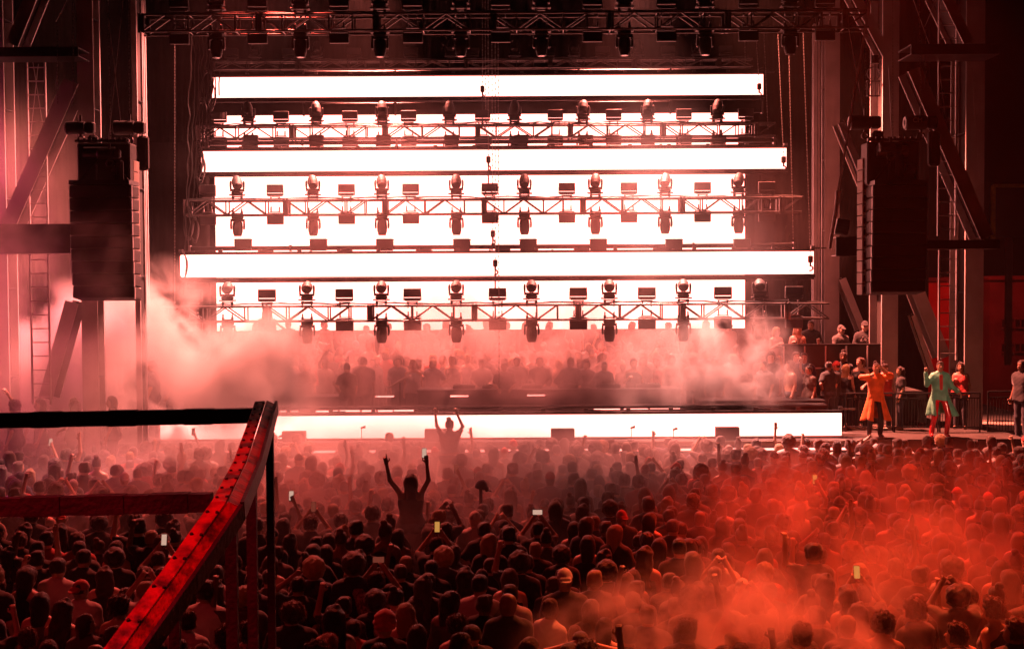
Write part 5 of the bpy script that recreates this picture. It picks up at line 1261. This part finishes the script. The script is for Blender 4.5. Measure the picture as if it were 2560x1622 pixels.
# ================================================================== HAZE AND SMOKE
def vol_mat(name, dens, col, g=.35, shape=None, nscale=.5, lo=.45, hi=.7, seed=0.0, power=1.0, detail=3, soft=(0.5, 1.0)):
    m = bpy.data.materials.new(name); m.use_nodes = True; nt = m.node_tree; nt.nodes.clear(); N = nt.nodes.new; L = nt.links.new
    o = N('ShaderNodeOutputMaterial'); v = N('ShaderNodeVolumePrincipled'); L(v.outputs[0], o.inputs['Volume']); v.inputs['Color'].default_value = (*col, 1); v.inputs['Anisotropy'].default_value = g
    v.inputs['Density'].default_value = dens
    if shape is None: return m
    tc = N('ShaderNodeTexCoord'); gl = N('ShaderNodeVectorMath'); gl.operation = 'LENGTH'
    # object space of a unit box [-1,1]: soft ellipsoidal fall-off times noise
    wob = N('ShaderNodeTexNoise'); wob.inputs['Scale'].default_value = 1.3; wob.inputs['Detail'].default_value = 2
    L(tc.outputs['Object'], wob.inputs['Vector']); sub = N('ShaderNodeVectorMath'); sub.operation = 'SUBTRACT'; L(wob.outputs['Color'], sub.inputs[0]); sub.inputs[1].default_value = (.5, .5, .5)
    sc = N('ShaderNodeVectorMath'); sc.operation = 'SCALE'; sc.inputs['Scale'].default_value = .7; L(sub.outputs[0], sc.inputs[0]); ad = N('ShaderNodeVectorMath'); L(sc.outputs[0], ad.inputs[0]); L(tc.outputs['Object'], ad.inputs[1])
    L(ad.outputs[0], gl.inputs[0]); mr = N('ShaderNodeMapRange'); mr.interpolation_type = 'SMOOTHSTEP'; mr.inputs[1].default_value = soft[1]*.95; mr.inputs[2].default_value = soft[0]; L(gl.outputs['Value'], mr.inputs[0])
    geo = N('ShaderNodeNewGeometry') if False else None
    n = N('ShaderNodeTexNoise'); n.noise_dimensions = '4D'; n.inputs['W'].default_value = seed; n.inputs['Scale'].default_value = nscale; n.inputs['Detail'].default_value = detail; n.inputs['Roughness'].default_value = .55; n.inputs['Distortion'].default_value = .4
    mp = N('ShaderNodeMapping'); mp.inputs['Scale'].default_value = shape; L(tc.outputs['Object'], mp.inputs[0]); L(mp.outputs[0], n.inputs['Vector'])
    m2 = N('ShaderNodeMapRange'); m2.interpolation_type = 'SMOOTHSTEP'; m2.inputs[1].default_value = lo; m2.inputs[2].default_value = hi; m2.inputs[3].default_value = .0; L(n.outputs[0], m2.inputs[0])
    mu = N('ShaderNodeMath'); mu.operation = 'MULTIPLY'; L(mr.outputs[0], mu.inputs[0]); L(m2.outputs[0], mu.inputs[1]); mu2 = N('ShaderNodeMath'); mu2.operation = 'MULTIPLY'; mu2.inputs[1].default_value = dens; L(mu.outputs[0], mu2.inputs[0]); L(mu2.outputs[0], v.inputs['Density'])
    return m
def smoke(c, r, dens, label, g=.35, nscale=1.0, lo=.35, hi=.65, seed=0., soft=(.35, 1.0), name='smoke', detail=3, col=(.93, .79, .78)):
    b = MB(); b.box((0, 0, 0), (2, 2, 2)); o = mkobj(name, b, vol_mat(name+str(seed), dens, col, g, tuple(r), nscale, lo, hi, seed, soft=soft, detail=detail)); o.location = c; o.scale = r
    o['kind'] = 'stuff'; o['label'] = label; return o
# even haze in the whole place
b = MB(); b.box((0, 27, 8.0), (90, 66, 18.2)); o = mkobj('haze', b, vol_mat('haze', .0004, (.93, .82, .81), .25)); o['kind'] = 'stuff'
smoke((-8.9, 30.6, 2.9), (6.2, 2.4, 3.4), 3.2, 'thick pale smoke bank rolling off the stage beside the slanted beam end', nscale=.75, lo=.44, hi=.58, seed=1.9, g=.0, col=(.93, .88, .87), detail=6, soft=(.3, .95))
smoke((-6.5, 31.2, 2.8), (1.6, 1.0, 1.7), 4.0, 'rising smoke jet with a crisp edge near the slanted beam end', nscale=1.5, lo=.42, hi=.54, seed=3.9, g=.0, col=(.93, .88, .87), detail=6)
smoke((-11.6, 28.0, 2.6), (4.6, 2.2, 3.0), .42, 'salmon smoke veiling the foot of the magenta tower', nscale=.6, lo=.34, hi=.60, seed=15.2, g=.1, detail=5, soft=(.4, 1.05))
smoke((5.3, 31.15, 3.2), (2.3, .9, 1.75), 2.6, 'white smoke jet billowing near the dark end of the stage', nscale=1.5, lo=.44, hi=.55, seed=4.2, g=.1, col=(.93, .88, .87), detail=6)
smoke((-.3, 33.2, 2.9), (8.8, 3.6, 2.5), .42, 'salmon haze among the guests behind the DJ table', nscale=.8, lo=.38, hi=.60, seed=7.7, soft=(.6, 1.1), detail=4)
smoke((-.3, 32.5, 6.4), (9.5, 4.5, 4.2), .032, 'thin glow of haze before the lighting trusses', nscale=.5, lo=.3, hi=.62, seed=6.7, soft=(.5, 1.1), detail=3)
smoke((-2.2, 24.8, 1.2), (9.8, 6.2, 1.8), .42, 'pale haze lying over the crowd before the stage', nscale=.5, lo=.3, hi=.62, seed=9.1, col=(.92, .88, .88), soft=(.4, 1.1), detail=3)
smoke((2.5, 13.4, 1.5), (2.8, 2.2, 1.1), 2.0, 'orange lit smoke puff low in the crowd', nscale=1.7, lo=.47, hi=.60, seed=2.6, g=.0, detail=6, soft=(.2, 1.0))
smoke((5.4, 17.5, 1.8), (4.6, 5.0, 1.7), .26, 'thin red smoke drifting over the dark side of the crowd', nscale=1.0, lo=.47, hi=.60, seed=5.5, g=.1, detail=6, col=(.95, .7, .6))
smoke((-11.7, 27.6, 6.8), (3.6, 2.8, 4.8), .26, 'magenta tinted haze around the tower', nscale=.5, lo=.40, hi=.62, seed=8.4, g=.1, detail=4)
smoke((-.8, 31.25, 2.55), (7.6, .62, 1.5), .9, 'pale veil of smoke between the lowest strip and the DJ table', nscale=.9, lo=.36, hi=.60, seed=12.1, g=.3, detail=4, soft=(.5, 1.05))
smoke((-9.6, 25.7, 5.4), (2.6, 1.0, 3.0), .45, 'drifting haze softening the magenta side speaker array', nscale=.9, lo=.38, hi=.60, seed=17.3, g=.3, detail=4, soft=(.4, 1.05))
